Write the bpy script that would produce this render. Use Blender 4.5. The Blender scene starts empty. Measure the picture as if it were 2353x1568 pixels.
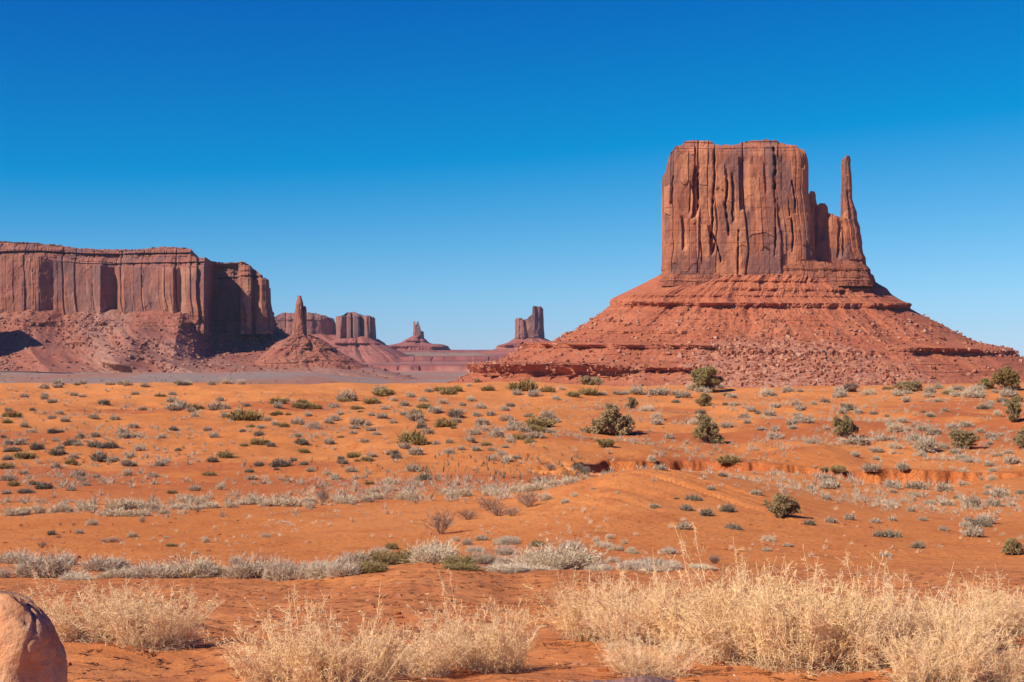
import bpy, math
import numpy as np
from mathutils import Vector
D = bpy.data
SC = bpy.context.scene
COL = SC.collection

# ------------------------------------------------------------------ camera, sky, sun, exposure
F, CU, V0 = 3232.0, 1176.5, 812.0          # focal length and horizon in the photograph's own 2353-pixel units
cam = D.cameras.new('camera')
cam.sensor_width = 36.0
cam.lens = 36.0 * F / 2353.0
cam.shift_y = (V0 - 784.0) / 2353.0
cam.clip_start, cam.clip_end = 0.1, 40000.0
camo = D.objects.new('camera', cam)
COL.objects.link(camo)
camo.rotation_euler = (math.pi / 2, 0, 0)
SC.camera = camo

SUN_AZ, SUN_EL = math.radians(56.0), math.radians(38.0)     # the way the light travels, clockwise from +Y; height
world = D.worlds.new('World')
SC.world = world
world.use_nodes = True
wn = world.node_tree
sky = wn.nodes.new('ShaderNodeTexSky')
sky.sky_type = 'NISHITA'
sky.sun_disc = False
sky.sun_elevation = SUN_EL
sky.sun_rotation = SUN_AZ + math.pi
sky.altitude = 1700.0
sky.air_density = 1.0
sky.dust_density = 0.3
sky.ozone_density = 3.0
def wmath(op, *v):
    n = wn.nodes.new('ShaderNodeMath')
    n.operation = op
    for i, q in enumerate(v):
        if isinstance(q, (int, float)): n.inputs[i].default_value = q
        else: wn.links.new(q, n.inputs[i])
    return n.outputs[0]
sep = wn.nodes.new('ShaderNodeSeparateColor')
com = wn.nodes.new('ShaderNodeCombineColor')
wn.links.new(sky.outputs[0], sep.inputs[0])
sr, sg, sb = sep.outputs[0], sep.outputs[1], sep.outputs[2]
wn.links.new(wmath('MAXIMUM', wmath('MULTIPLY_ADD', sr, .75, -1.92), .0), com.inputs[0])      # the deep polarised blue of high desert air
wn.links.new(wmath('MAXIMUM', wmath('MULTIPLY_ADD', sg, .84, -1.05), .05), com.inputs[1])
wn.links.new(wmath('MULTIPLY_ADD', sb, .45, wmath('MULTIPLY_ADD', sg, .386, 1.29)), com.inputs[2])
wn.links.new(com.outputs[0], wn.nodes['Background'].inputs['Color'])
wn.nodes['Background'].inputs['Strength'].default_value = 0.092
sun = D.lights.new('sun', 'SUN')
sun.energy = 5.0
sun.angle = math.radians(0.53)
sun.color = (1.0, 0.925, 0.80)
suno = D.objects.new('sun', sun)
COL.objects.link(suno)
LD = Vector((math.cos(SUN_EL) * math.sin(SUN_AZ), math.cos(SUN_EL) * math.cos(SUN_AZ), -math.sin(SUN_EL)))
suno.rotation_euler = LD.to_track_quat('-Z', 'Y').to_euler()
SC.view_settings.view_transform = 'Standard'
SC.view_settings.look = 'None'
SC.view_settings.exposure = 0.36
SC.view_settings.gamma = 1.0
SC.cycles.volume_bounces = 0
SC.cycles.max_bounces = 6

# ------------------------------------------------------------------ noise
def _h(*k):
    h = np.zeros(np.broadcast(*k).shape, np.uint64)
    for i, a in enumerate(k):
        h = h ^ (np.asarray(a).astype(np.int64).astype(np.uint64) * np.uint64([0x9E3779B97F4A7C15, 0xC2B2AE3D27D4EB4F, 0x165667B19E3779F9, 0x27D4EB2F165667C5][i % 4]))
        h = (h ^ (h >> np.uint64(29))) * np.uint64(0xBF58476D1CE4E5B9)
        h = (h ^ (h >> np.uint64(32))) * np.uint64(0x94D049BB133111EB)
    return ((h ^ (h >> np.uint64(31))) >> np.uint64(11)).astype(np.float64) / float(1 << 53)
def rnd(*k):
    return _h(*[np.floor(np.asarray(a)) for a in k])
def vnoise(x, y, z=0.0, seed=0):
    x, y, z = np.broadcast_arrays(np.asarray(x, float), np.asarray(y, float), np.asarray(z, float))
    ix, iy, iz = np.floor(x), np.floor(y), np.floor(z)
    fx, fy, fz = x - ix, y - iy, z - iz
    sx, sy, sz = [f * f * f * (f * (f * 6 - 15) + 10) for f in (fx, fy, fz)]
    out = 0.0
    flat = not np.any(z)
    for dz in ((0,) if flat else (0, 1)):
        for dy in (0, 1):
            for dx in (0, 1):
                w = (sx if dx else 1 - sx) * (sy if dy else 1 - sy) * (1 if flat else (sz if dz else 1 - sz))
                out = out + w * (rnd(ix + dx, iy + dy, iz + dz, seed + 0 * ix) * 2 - 1)
    return out
def fbm(x, y, z=0.0, seed=0, octv=4, gain=0.5):
    o, a, s = 0.0, 1.0, 1.0
    for k in range(octv):
        o = o + a * vnoise(np.asarray(x) * s, np.asarray(y) * s, np.asarray(z) * s, seed + 17 * k)
        a *= gain
        s *= 2.03
    return o
def sst(a, b, x):
    t = np.clip((np.asarray(x) - a) / (b - a), 0, 1)
    return t * t * (3 - 2 * t)

# ------------------------------------------------------------------ objects
def tag(o, label=None, cat=None, group=None, kind=None):
    if label: o['label'] = label
    if cat: o['category'] = cat
    if group: o['group'] = group
    if kind: o['kind'] = kind
    return o
def empty(name, loc):
    o = D.objects.new(name, None)
    o.location = loc
    o.empty_display_size = 0.2
    COL.objects.link(o)
    return o
def mesh(name, verts, faces, mat=None, smooth=False, attrs=None):
    """faces: one (N,k) array or a list of them"""
    m = D.meshes.new(name)
    verts = np.ascontiguousarray(verts, np.float32)
    if not isinstance(faces, (list, tuple)): faces = [faces]
    faces = [np.asarray(f, np.int32) for f in faces if len(f)]
    m.vertices.add(len(verts))
    m.vertices.foreach_set('co', verts.ravel())
    tot = np.concatenate([np.full(len(f), f.shape[1], np.int32) for f in faces])
    m.loops.add(int(tot.sum()))
    m.loops.foreach_set('vertex_index', np.concatenate([f.ravel() for f in faces]))
    m.polygons.add(len(tot))
    m.polygons.foreach_set('loop_start', np.concatenate([[0], np.cumsum(tot)[:-1]]).astype(np.int32))
    m.polygons.foreach_set('use_smooth', np.full(len(tot), smooth))
    for k, a in (attrs or {}).items():
        at = m.attributes.new(k, 'FLOAT', 'POINT')
        at.data.foreach_set('value', np.ascontiguousarray(a, np.float32))
    m.update(calc_edges=True)
    if mat: m.materials.append(mat)
    return m
def link(name, m, parent=None, loc=None):
    o = D.objects.new(name, m)
    COL.objects.link(o)
    if parent: o.parent = parent
    if loc is not None: o.location = loc
    return o

# ------------------------------------------------------------------ materials
class N:
    def __init__(s, name, rough=0.9, spec=0.15):
        s.m = D.materials.new(name)
        s.m.use_nodes = True
        s.t = s.m.node_tree
        s.b = s.t.nodes['Principled BSDF']
        s.b.inputs['Roughness'].default_value = rough
        s.b.inputs['Specular IOR Level'].default_value = spec
    def put(s, sock, v):
        if isinstance(v, (int, float)): sock.default_value = v
        elif isinstance(v, (tuple, list)): sock.default_value = (*v, 1.0) if len(v) == 3 and sock.type == 'RGBA' else v
        else: s.t.links.new(v, sock)
    def n(s, typ, **k):
        n = s.t.nodes.new('ShaderNode' + typ)
        for a, v in k.items(): setattr(n, a, v)
        return n
    def pos(s, sc=(1, 1, 1), src=None):
        if src is None: src = s.n('NewGeometry').outputs['Position']
        v = s.n('VectorMath', operation='MULTIPLY')
        s.put(v.inputs[0], src)
        v.inputs[1].default_value = sc
        return v.outputs[0]
    def noise(s, vec, scale=1.0, det=4.0, rough=0.55, dist=0.0):
        n = s.n('TexNoise')
        s.put(n.inputs['Vector'], vec)
        n.inputs['Scale'].default_value = scale
        n.inputs['Detail'].default_value = det
        n.inputs['Roughness'].default_value = rough
        n.inputs['Distortion'].default_value = dist
        return n.outputs['Fac']
    def vor(s, vec, scale=1.0, out='Distance', feature='F1'):
        n = s.n('TexVoronoi', feature=feature)
        s.put(n.inputs['Vector'], vec)
        n.inputs['Scale'].default_value = scale
        return n.outputs[out]
    def ramp(s, fac, a, b):
        n = s.n('MapRange', interpolation_type='SMOOTHSTEP')
        s.put(n.inputs['Value'], fac)
        n.inputs['From Min'].default_value = a
        n.inputs['From Max'].default_value = b
        return n.outputs['Result']
    def math(s, op, a, b=0.0):
        n = s.n('Math', operation=op)
        s.put(n.inputs[0], a)
        s.put(n.inputs[1], b)
        return n.outputs[0]
    def mix(s, fac, a, b, blend='MIX'):
        n = s.n('Mix', data_type='RGBA', blend_type=blend)
        s.put(n.inputs['Factor'], fac)
        s.put(n.inputs['A'] if False else n.inputs[6], a)
        s.put(n.inputs[7], b)
        return n.outputs[2]
    def attr(s, name):
        return s.n('Attribute', attribute_name=name).outputs['Fac']
    def orand(s):
        return s.n('ObjectInfo').outputs['Random']
    def bump(s, h, dist, strength=1.0, normal=None):
        n = s.n('Bump')
        n.inputs['Distance'].default_value = dist
        n.inputs['Strength'].default_value = strength
        s.put(n.inputs['Height'], h)
        if normal is not None: s.put(n.inputs['Normal'], normal)
        return n.outputs[0]
    def done(s, col=None, normal=None):
        if col is not None: s.put(s.b.inputs['Base Color'], col)
        if normal is not None: s.put(s.b.inputs['Normal'], normal)
        return s.m

def cliff_mat(name, base, dark, light, sc=1.0, k=1.0):
    """sandstone wall: vertical varnish streaks, fresh pale scars, faint beds. sc: metres of one broad streak"""
    a = N(name)
    st = a.noise(a.pos((1 / sc, 1 / sc, .28 / sc)), 1.0, 5, .6, .4)
    st2 = a.noise(a.pos((5 / sc, 5 / sc, .35 / sc)), 1.0, 4, .65)
    fr = a.noise(a.pos((1.2 / sc, 1.2 / sc, .5 / sc)), 1.0, 5, .6, 1.2)
    bed = a.noise(a.pos((.08 / sc, .08 / sc, 6 / sc)), 1.0, 3, .7)
    c = a.mix(a.ramp(bed, .35, .68), base, [x * .84 for x in base])
    c = a.mix(a.math('MULTIPLY', a.ramp(st, .48, .62), .7 * k), c, dark)
    c = a.mix(a.math('MULTIPLY', a.ramp(st2, .52, .72), .35 * k), c, dark)
    c = a.mix(a.math('MULTIPLY', a.ramp(fr, .57, .72), .7), c, light)
    blk = a.attr('blk')
    c = a.mix(a.math('MULTIPLY', a.ramp(blk, .40, .12), .75 * k), c, dark)
    c = a.mix(a.math('MULTIPLY', a.ramp(blk, .66, .98), .7 * k), c, light)
    h = a.noise(a.pos((.5, .5, .25)), .5, 6, .65)
    return a.done(c, a.bump(h, sc * .05, .8))
def talus_mat(name, base, dark, light, pale, sc=1.0):
    a = N(name)
    n1 = a.noise(a.pos((1, 1, 1.6)), .02 / sc, 6, .6)
    n2 = a.noise(a.pos(), .22 / sc, 5, .7)
    bed = a.noise(a.pos((.004 / sc, .004 / sc, .16 / sc)), 1.0, 3, .7)
    c = a.mix(a.ramp(n1, .38, .66), base, light)
    c = a.mix(a.math('MULTIPLY', a.ramp(bed, .52, .66), .6), c, dark)
    c = a.mix(a.math('MULTIPLY', a.ramp(n2, .56, .74), .65), c, pale)
    c = a.mix(a.math('MULTIPLY', a.ramp(n2, .46, .34), .5), c, dark)
    c = a.mix(a.math('MULTIPLY', a.attr('scree'), .8), c, a.mix(a.ramp(n2, .4, .62), [.8 * x + .03 for x in light], pale))
    h = a.noise(a.pos(), .25 / sc, 6, .7)
    return a.done(c, a.bump(h, 1.6 * sc, .7))

M = {}
M['mitten'] = cliff_mat('red sandstone', (.385, .132, .068), (.19, .092, .075), (.53, .21, .10), 26)
M['mitten_base'] = cliff_mat('bedded red sandstone', (.34, .115, .06), (.24, .085, .05), (.42, .16, .085), 16, .6)
M['mitten_talus'] = talus_mat('red talus', (.36, .105, .05), (.26, .072, .036), (.43, .14, .068), (.50, .27, .17))
M['mesa'] = cliff_mat('varnished sandstone', (.33, .122, .078), (.18, .092, .08), (.43, .205, .12), 42)
M['mesa_rim'] = cliff_mat('rim beds', (.27, .115, .075), (.20, .09, .065), (.38, .24, .16), 30, .5)
M['mesa_talus'] = talus_mat('dusty red talus', (.30, .10, .062), (.19, .066, .045), (.31, .12, .075), (.36, .21, .15), 1.6)
M['far'] = cliff_mat('distant sandstone', (.31, .13, .095), (.19, .10, .09), (.42, .20, .13), 70)
M['far_talus'] = talus_mat('distant talus', (.29, .095, .07), (.21, .07, .055), (.32, .12, .085), (.35, .18, .13), 3)

# ------------------------------------------------------------------ the land: one sheet from the feet to the far floor
def A(*p): return p
ANCH = {                                   # (row of the photograph, distance) -> height, for a few bearings
    -500: [(1568, 6.8), (1470, 8.8), (1345, 17.5), (1336, 24), (1292, 34), (1182, 62), (1165, 70), (1100, 92), (1000, 135), (940, 190), (905, 240), (880, 300)],
    0: [(1568, 6.8), (1470, 8.8), (1345, 17.5), (1336, 24), (1292, 34), (1182, 62), (1165, 70), (1100, 92), (1000, 135), (940, 190), (905, 240), (879, 300)],
    700: [(1568, 6.8), (1470, 8.8), (1335, 17.5), (1331, 24), (1290, 34), (1185, 60), (1160, 70), (1100, 92), (1000, 135), (940, 190), (905, 240), (882, 300)],
    950: [(1568, 6.8), (1470, 8.8), (1293, 18.5), (1293, 24), (1278, 34), (1190, 58), (1150, 72), (1100, 90), (1000, 135), (940, 190), (905, 240), (880, 300)],
    1060: [(1568, 6.8), (1470, 8.8), (1291, 18.5), (1292, 24), (1272, 34), (1190, 58), (1150, 72), (1100, 90), (1000, 135), (940, 190), (905, 240), (879, 300)],
    1180: [(1568, 6.8), (1470, 8.8), (1313, 18), (1308, 24), (1262, 36), (1180, 60), (1140, 74), (1090, 94), (1000, 135), (940, 190), (905, 240), (878, 300)],
    1290: [(1568, 6.8), (1470, 8.8), (1301, 18), (1301, 24), (1255, 37), (1165, 62), (1130, 76), (1080, 97), (1000, 135), (940, 190), (905, 240), (880, 300)],
    1420: [(1568, 6.8), (1470, 8.8), (1316, 18), (1306, 25), (1268, 36), (1140, 64), (1092, 84), (1072, 100), (1052, 110), (1000, 135), (940, 190), (906, 240), (886, 300)],
    1750: [(1568, 6.8), (1470, 8.8), (1318, 18), (1308, 25), (1280, 35), (1190, 55), (1120, 78), (1075, 100), (1054, 110), (1000, 140), (940, 195), (908, 240), (889, 300)],
    2050: [(1568, 6.8), (1470, 8.8), (1320, 18), (1310, 25), (1282, 35), (1200, 53), (1140, 73), (1095, 92), (1068, 104), (1005, 140), (940, 195), (905, 240), (884, 300)],
    2353: [(1568, 6.8), (1470, 8.8), (1318, 18), (1308, 25), (1282, 35), (1200, 53), (1140, 73), (1095, 92), (1072, 104), (1005, 140), (935, 200), (900, 245), (880, 300)],
    2900: [(1568, 6.8), (1470, 8.8), (1318, 18), (1308, 25), (1282, 35), (1200, 53), (1140, 73), (1095, 92), (1072, 104), (1005, 140), (935, 200), (900, 245), (880, 300)],
}
FLOOR_L = [(380, -10), (480, -15), (700, -19), (1000, -21.5), (1500, -25.5), (2500, -31), (3500, -41), (5000, -56), (11000, -75)]
FLOOR = [(380, -10), (480, -17), (700, -24), (1000, -28.5), (1500, -35.5), (2500, -47), (3500, -53), (5000, -58), (11000, -75)]
LD0, LD1, NT = math.log(0.3), math.log(11000.0), 900
def _table():
    us = sorted(ANCH)
    g = np.linspace(LD0, LD1, NT)
    rows = []
    for u in us:
        pts = [(0.3, -1.62), (4.0, -1.62)] + [(d, -(v - V0) / F * d) for v, d in ANCH[u]] + (FLOOR_L if u < 720 else FLOOR)
        d, z = np.array(pts).T
        rows.append(np.interp(g, np.log(d), z))
    T = np.array(rows)
    ker = np.exp(-np.linspace(-2, 2, 13) ** 2)
    ker /= ker.sum()
    T = np.array([np.convolve(np.pad(r, 6, mode='edge'), ker, mode='valid') for r in T])
    uu = np.linspace(us[0], us[-1], 171)
    T = np.array([np.interp(uu, us, T[:, k]) for k in range(NT)]).T
    ku = np.exp(-np.linspace(-2, 2, 9) ** 2)
    ku /= ku.sum()
    T = np.array([np.convolve(np.pad(T[:, k], 4, mode='edge'), ku, mode='valid') for k in range(NT)]).T
    return uu, g, T
TU, TG, TT = _table()
def ud(x, y):
    x, y = np.asarray(x, float), np.asarray(y, float)
    d = np.maximum(np.maximum(y, .9 * np.hypot(x, y)), .3)
    return np.clip(CU + F * x / d, TU[0], TU[-1]), np.clip(d, .31, 10990)
def bank_at(u):
    db = np.interp(u, [1250, 1330, 1400, 1600, 1750, 1950, 2200, 2353], [98, 104, 109, 109.5, 107, 104, 103, 103])
    hb = np.interp(u, [1300, 1385, 1420, 1600, 1680, 1760, 1900, 1960, 2180, 2290, 2400], [0, .8, 1.2, 1.1, .85, .75, .8, 1.1, 1.1, .5, .2])
    return db, hb
def height(x, y):
    x, y = np.broadcast_arrays(np.asarray(x, float), np.asarray(y, float))
    u, d = ud(x, y)
    fu = (u - TU[0]) / (TU[1] - TU[0])
    fd = (np.log(d) - TG[0]) / (TG[1] - TG[0])
    iu = np.clip(fu.astype(int), 0, len(TU) - 2)
    idd = np.clip(fd.astype(int), 0, NT - 2)
    a, b = fu - iu, fd - idd
    z = (TT[iu, idd] * (1 - b) + TT[iu, idd + 1] * b) * (1 - a) + (TT[iu + 1, idd] * (1 - b) + TT[iu + 1, idd + 1] * b) * a
    # the mound between wash and right-hand slope, with rills down its near side
    mx, my = (x - 7.6 - .07 * (y - 70)) / 7.0, np.where(y < 64, (y - 64) / 17, (y - 64) / 12)
    q = np.exp(-(mx ** 2 + my ** 2) * 1.1)
    z = z + 1.35 * q
    rx, ry = (x - 6.6) / 4.5, (y - 57) / 7.5
    rill = np.exp(-(rx ** 2 + ry ** 2))
    z = z - rill * .22 * (1 - np.abs(vnoise(x * .9 + y * .25, y * .12, 0, 5))) ** 3
    # the cut bank
    db, hb = bank_at(u)
    db = db + 1.3 * fbm(x * .22, x * 0 + 3.1, 0, 8, 4) + .22 * fbm(x * .8, y * .3, 0, 9, 4)
    hb = 1.25 * hb * (.85 + .4 * sst(-.6, .5, fbm(x * .16, y * 0 + 7.7, 0, 10, 3)))
    t = d - db
    z = z - hb * (1 - sst(-.35 - .25 * vnoise(x * .5, y * 0, 0, 12), .15, t)) * np.exp(-np.clip(-t, 0, 200) / 14)
    # a gully eating back into the slope left of the bank
    gx, gy = (x - (u * 0 + 6.0)) / 4.5, (y - 97) / 6
    gl = np.exp(-(gx ** 2 + gy ** 2))
    z = z - gl * .55 * sst(.1, .75, np.abs(fbm(x * .3, y * .3, 0, 31, 4)) * 1.5)
    # hummocks and dune swells of the far slope
    w = sst(70, 110, d) * (1 - sst(260, 330, d))
    z = z + w * (.55 * fbm(x / 17, y / 22, 0, 41, 3) + .17 * fbm(x / 5, y / 7, 0, 43, 4))
    lowd = sst(8, 30, d) * (1 - sst(300, 500, d))
    z = z + lowd * (.05 * fbm(x / 3.1, y / 3.1, 0, 51, 4))
    z = z + (1 - sst(20, 34, d)) * (.055 * fbm(x / 1.9, y / 1.9, 0, 61, 4) + .012 * fbm(x / .28, y / .28, 0, 67, 3))
    far = sst(500, 900, d)
    z = z + far * (2.2 * fbm(x / 160, y / 160, 0, 71, 6))
    return z
def first_y(u, v):
    """distance at which the ray through (u, v) first meets the land"""
    d = np.exp(np.linspace(math.log(3.2), math.log(330), 2600))
    x = (u - CU) / F * d
    vv = V0 - height(x, d) / d * F
    k = np.argmax(vv <= v)
    return float(d[k]) if vv[k] <= v else None

phi = np.radians(np.concatenate([np.linspace(-180, -32, 44)[:-1], np.linspace(-32, -22.5, 36)[:-1], np.linspace(-22.5, 22.5, 980), np.linspace(22.5, 32, 36)[1:], np.linspace(32, 180, 44)[1:-1]]))
rr = np.concatenate([np.exp(np.linspace(math.log(.3), math.log(3.4), 14))[:-1], np.exp(np.linspace(math.log(3.4), math.log(92), 430))[:-1],
                     np.exp(np.linspace(math.log(92), math.log(128), 130))[:-1], np.exp(np.linspace(math.log(128), math.log(330), 190))[:-1], np.exp(np.linspace(math.log(330), math.log(10500), 130))])
P, R = np.meshgrid(phi, rr)
gx, gy = R * np.sin(P), R * np.cos(P)
gz = height(gx, gy)
npn, nr = len(phi), len(rr)
idx = np.arange(npn * nr).reshape(nr, npn)
nxt = np.roll(idx, -1, 1)
gf = np.stack([idx[:-1], nxt[:-1], nxt[1:], idx[1:]], -1).reshape(-1, 4)[:, ::-1]
gu, gd = ud(gx, gy)
gv = V0 - gz / gd * F
crest = sst(235, 290, gd) * (1 - sst(330, 420, gd))
sand = np.clip(sst(120, 240, gd) * (1 - sst(330, 420, gd)) * (.75 + .5 * fbm(gx / 30, gy / 40, 0, 91, 3)) * (1 - .6 * sst(1650, 2000, gu)), 0, 1)
soil = np.clip(sst(.05, .55, fbm(gx / 16, gy / 14, 0, 93, 4)) * sst(60, 90, gd) * (1 - sst(190, 260, gd)), 0, 1)
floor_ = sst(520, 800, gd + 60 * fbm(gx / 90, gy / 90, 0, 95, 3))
db, hb = bank_at(gu)
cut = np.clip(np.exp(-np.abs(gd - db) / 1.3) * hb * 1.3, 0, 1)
V = np.stack([gx, gy, gz], -1).reshape(-1, 3)
cap = len(V)
V = np.vstack([V, [[0, 0, -1.62]]])
tri = np.stack([idx[0], nxt[0], np.full(npn, cap)], -1)

def ground_mat():
    a = N('desert sand', .95, .1)
    p = a.pos()
    big = a.noise(a.pos((1, .6, 1)), .055, 5, .6)
    mid = a.noise(a.pos((1, .5, 1)), .5, 5, .6)
    fine = a.noise(p, 9.0, 6, .7)
    c = a.mix(a.ramp(big, .32, .68), (.56, .182, .046), (.63, .230, .068))
    c = a.mix(a.ramp(mid, .48, .72), c, (.50, .155, .042))
    c = a.mix(a.attr('sand'), c, (.68, .245, .070))
    c = a.mix(a.math('MULTIPLY', a.attr('soil'), .75), c, (.45, .125, .040))
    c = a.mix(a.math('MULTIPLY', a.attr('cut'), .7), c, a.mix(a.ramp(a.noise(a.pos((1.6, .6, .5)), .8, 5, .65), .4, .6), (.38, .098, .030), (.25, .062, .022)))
    near = a.attr('near')
    c = a.mix(a.math('MULTIPLY', near, .8), c, a.mix(a.ramp(a.noise(p, 1.3, 5, .6), .36, .66), (.44, .150, .052), (.56, .205, .068)))
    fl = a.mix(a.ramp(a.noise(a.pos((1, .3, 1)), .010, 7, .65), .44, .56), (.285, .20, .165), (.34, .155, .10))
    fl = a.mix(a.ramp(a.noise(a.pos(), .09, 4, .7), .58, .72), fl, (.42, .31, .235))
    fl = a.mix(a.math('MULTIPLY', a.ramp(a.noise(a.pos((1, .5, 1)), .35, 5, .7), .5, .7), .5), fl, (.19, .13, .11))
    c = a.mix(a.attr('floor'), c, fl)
    gr = a.noise(a.pos((1, .35, 1)), 2.2, 6, .72)
    c = a.mix(a.math('MULTIPLY', a.ramp(gr, .54, .68), .40), c, (.36, .105, .035))
    c = a.mix(a.math('MULTIPLY', a.ramp(gr, .44, .32), .30), c, (.70, .31, .12))
    speck = a.ramp(a.vor(p, 14.0), .16, .05)
    c = a.mix(a.math('MULTIPLY', a.math('MULTIPLY', speck, near), .35), c, (.24, .09, .045))
    c = a.mix(a.math('MULTIPLY', a.ramp(fine, .62, .8), .35), c, (.62, .28, .14))
    h1 = a.bump(a.noise(a.pos((1, 1.3, 1)), 4.5, 6, .68), .05, .8)
    h2 = a.bump(a.ramp(a.noise(a.pos((1, 1.4, 1)), 6.0, 4, .55), .54, .68), .06, .9, h1)
    return a.done(c, h2)
M['ground'] = ground_mat()
near_ = 1 - sst(16, 36, gd)
pad = lambda q: np.append(q.ravel(), 0)
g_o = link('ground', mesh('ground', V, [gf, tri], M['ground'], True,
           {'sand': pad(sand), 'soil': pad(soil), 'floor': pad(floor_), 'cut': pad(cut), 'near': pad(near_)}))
tag(g_o, kind='structure')

# ------------------------------------------------------------------ rock masses
def prof(pts, T):
    return np.array([T(*p) for p in pts], float)
def crop(x0, y0, s):
    return lambda x, y: ((x0 + x / s) * .91914, (y0 + y / s) * .91914)
C1 = crop(0, 580, 3.268)
C2 = crop(640, 700, 2.941)
C3 = crop(1560, 320, 3.3614)
C4 = crop(1160, 640, 1.6807)
SELF = lambda x, y: (x, y)

def cells(p, z, w, H, seed, jit=.8):
    """jointed columns broken into blocks: returns block offset 0..1, column offset 0..1, metres to the nearest joint"""
    q = p / w + .10 * fbm(p / (w * 1.7), z / (H * .9), 0, seed + 1, 4)
    i = np.floor(q)
    b = i + jit * rnd(i, seed + 3)
    i = np.where(q < b, i - 1, i)
    lo = i + jit * rnd(i, seed + 3)
    hi = i + 1 + jit * rnd(i + 1, seed + 3)
    e = np.minimum(q - lo, hi - q) * w
    zz = z / H + rnd(i, seed + 5) * 7 + .12 * vnoise(p / (w * .4), z * 0, 0, seed + 6)
    j = np.floor(zz)
    j = np.where(zz < j + .6 * rnd(i, j, seed + 7), j - 1, j)
    return rnd(i, j, seed + 9), rnd(i, seed + 11), e
def wall(seed, big, small, amp, H):
    def f(c):
        p, z = c['p'], c['z']
        b1, c1, e1 = cells(p, z, big, H * 1.8, seed)
        b2, c2, e2 = cells(p, z, small, H, seed + 50)
        calm = .4 + .85 * sst(-.35, .4, vnoise(p / (big * 3.1), z / (big * 9), 0, seed + 61))        # smooth faces between the fluted ones
        d = calm * amp * (1.2 * (c1 - .5) + .40 * (b1 - .5) + .34 * (b2 - .5) + .30 * (c2 - .5))
        d = d - amp * .9 * (c1 > .6) * np.exp(-(e1 / (big * .03)) ** 2)
        d = d - calm * amp * .25 * (c2 > .6) * np.exp(-(e2 / (small * .06)) ** 2)
        return d + amp * .22 * fbm(p / (big * .5), z / (big * .8), 0, seed + 90, 5)
    return f
def slabs(seed, big, small, H):
    """stain of each slab: a freshly broken face is pale, an old one dark with varnish"""
    def f(c):
        b1, c1, e1 = cells(c['p'], c['z'], big, H * 1.8, seed)
        b2, c2, e2 = cells(c['p'], c['z'], small, H, seed + 50)
        return .5 + .75 * (b1 - .5) + .5 * (b2 - .5) + .35 * fbm(c['p'] / big * 1.3, c['z'] / (big * 2.2), 0, seed + 33, 4)
    return f
def beds(seed, th, amp):
    """level strata with worn edges"""
    def f(c):
        p, z = c['p'], c['z']
        zz = z + .5 * th * vnoise(p / (th * 14), 0 * z, 0, seed)
        q = zz / th
        j = np.floor(q)
        j = np.where(q < j + .6 * rnd(j, seed + 1), j - 1, j)
        b2, _, e2 = cells(p, z, th * 1.6, th * 1.2, seed + 9)
        return amp * (1.3 * (rnd(j, seed + 2) - .5) + .5 * (b2 - .5)) - amp * .10 * np.exp(-(e2 / (th * .12)) ** 2)
    return f

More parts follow.
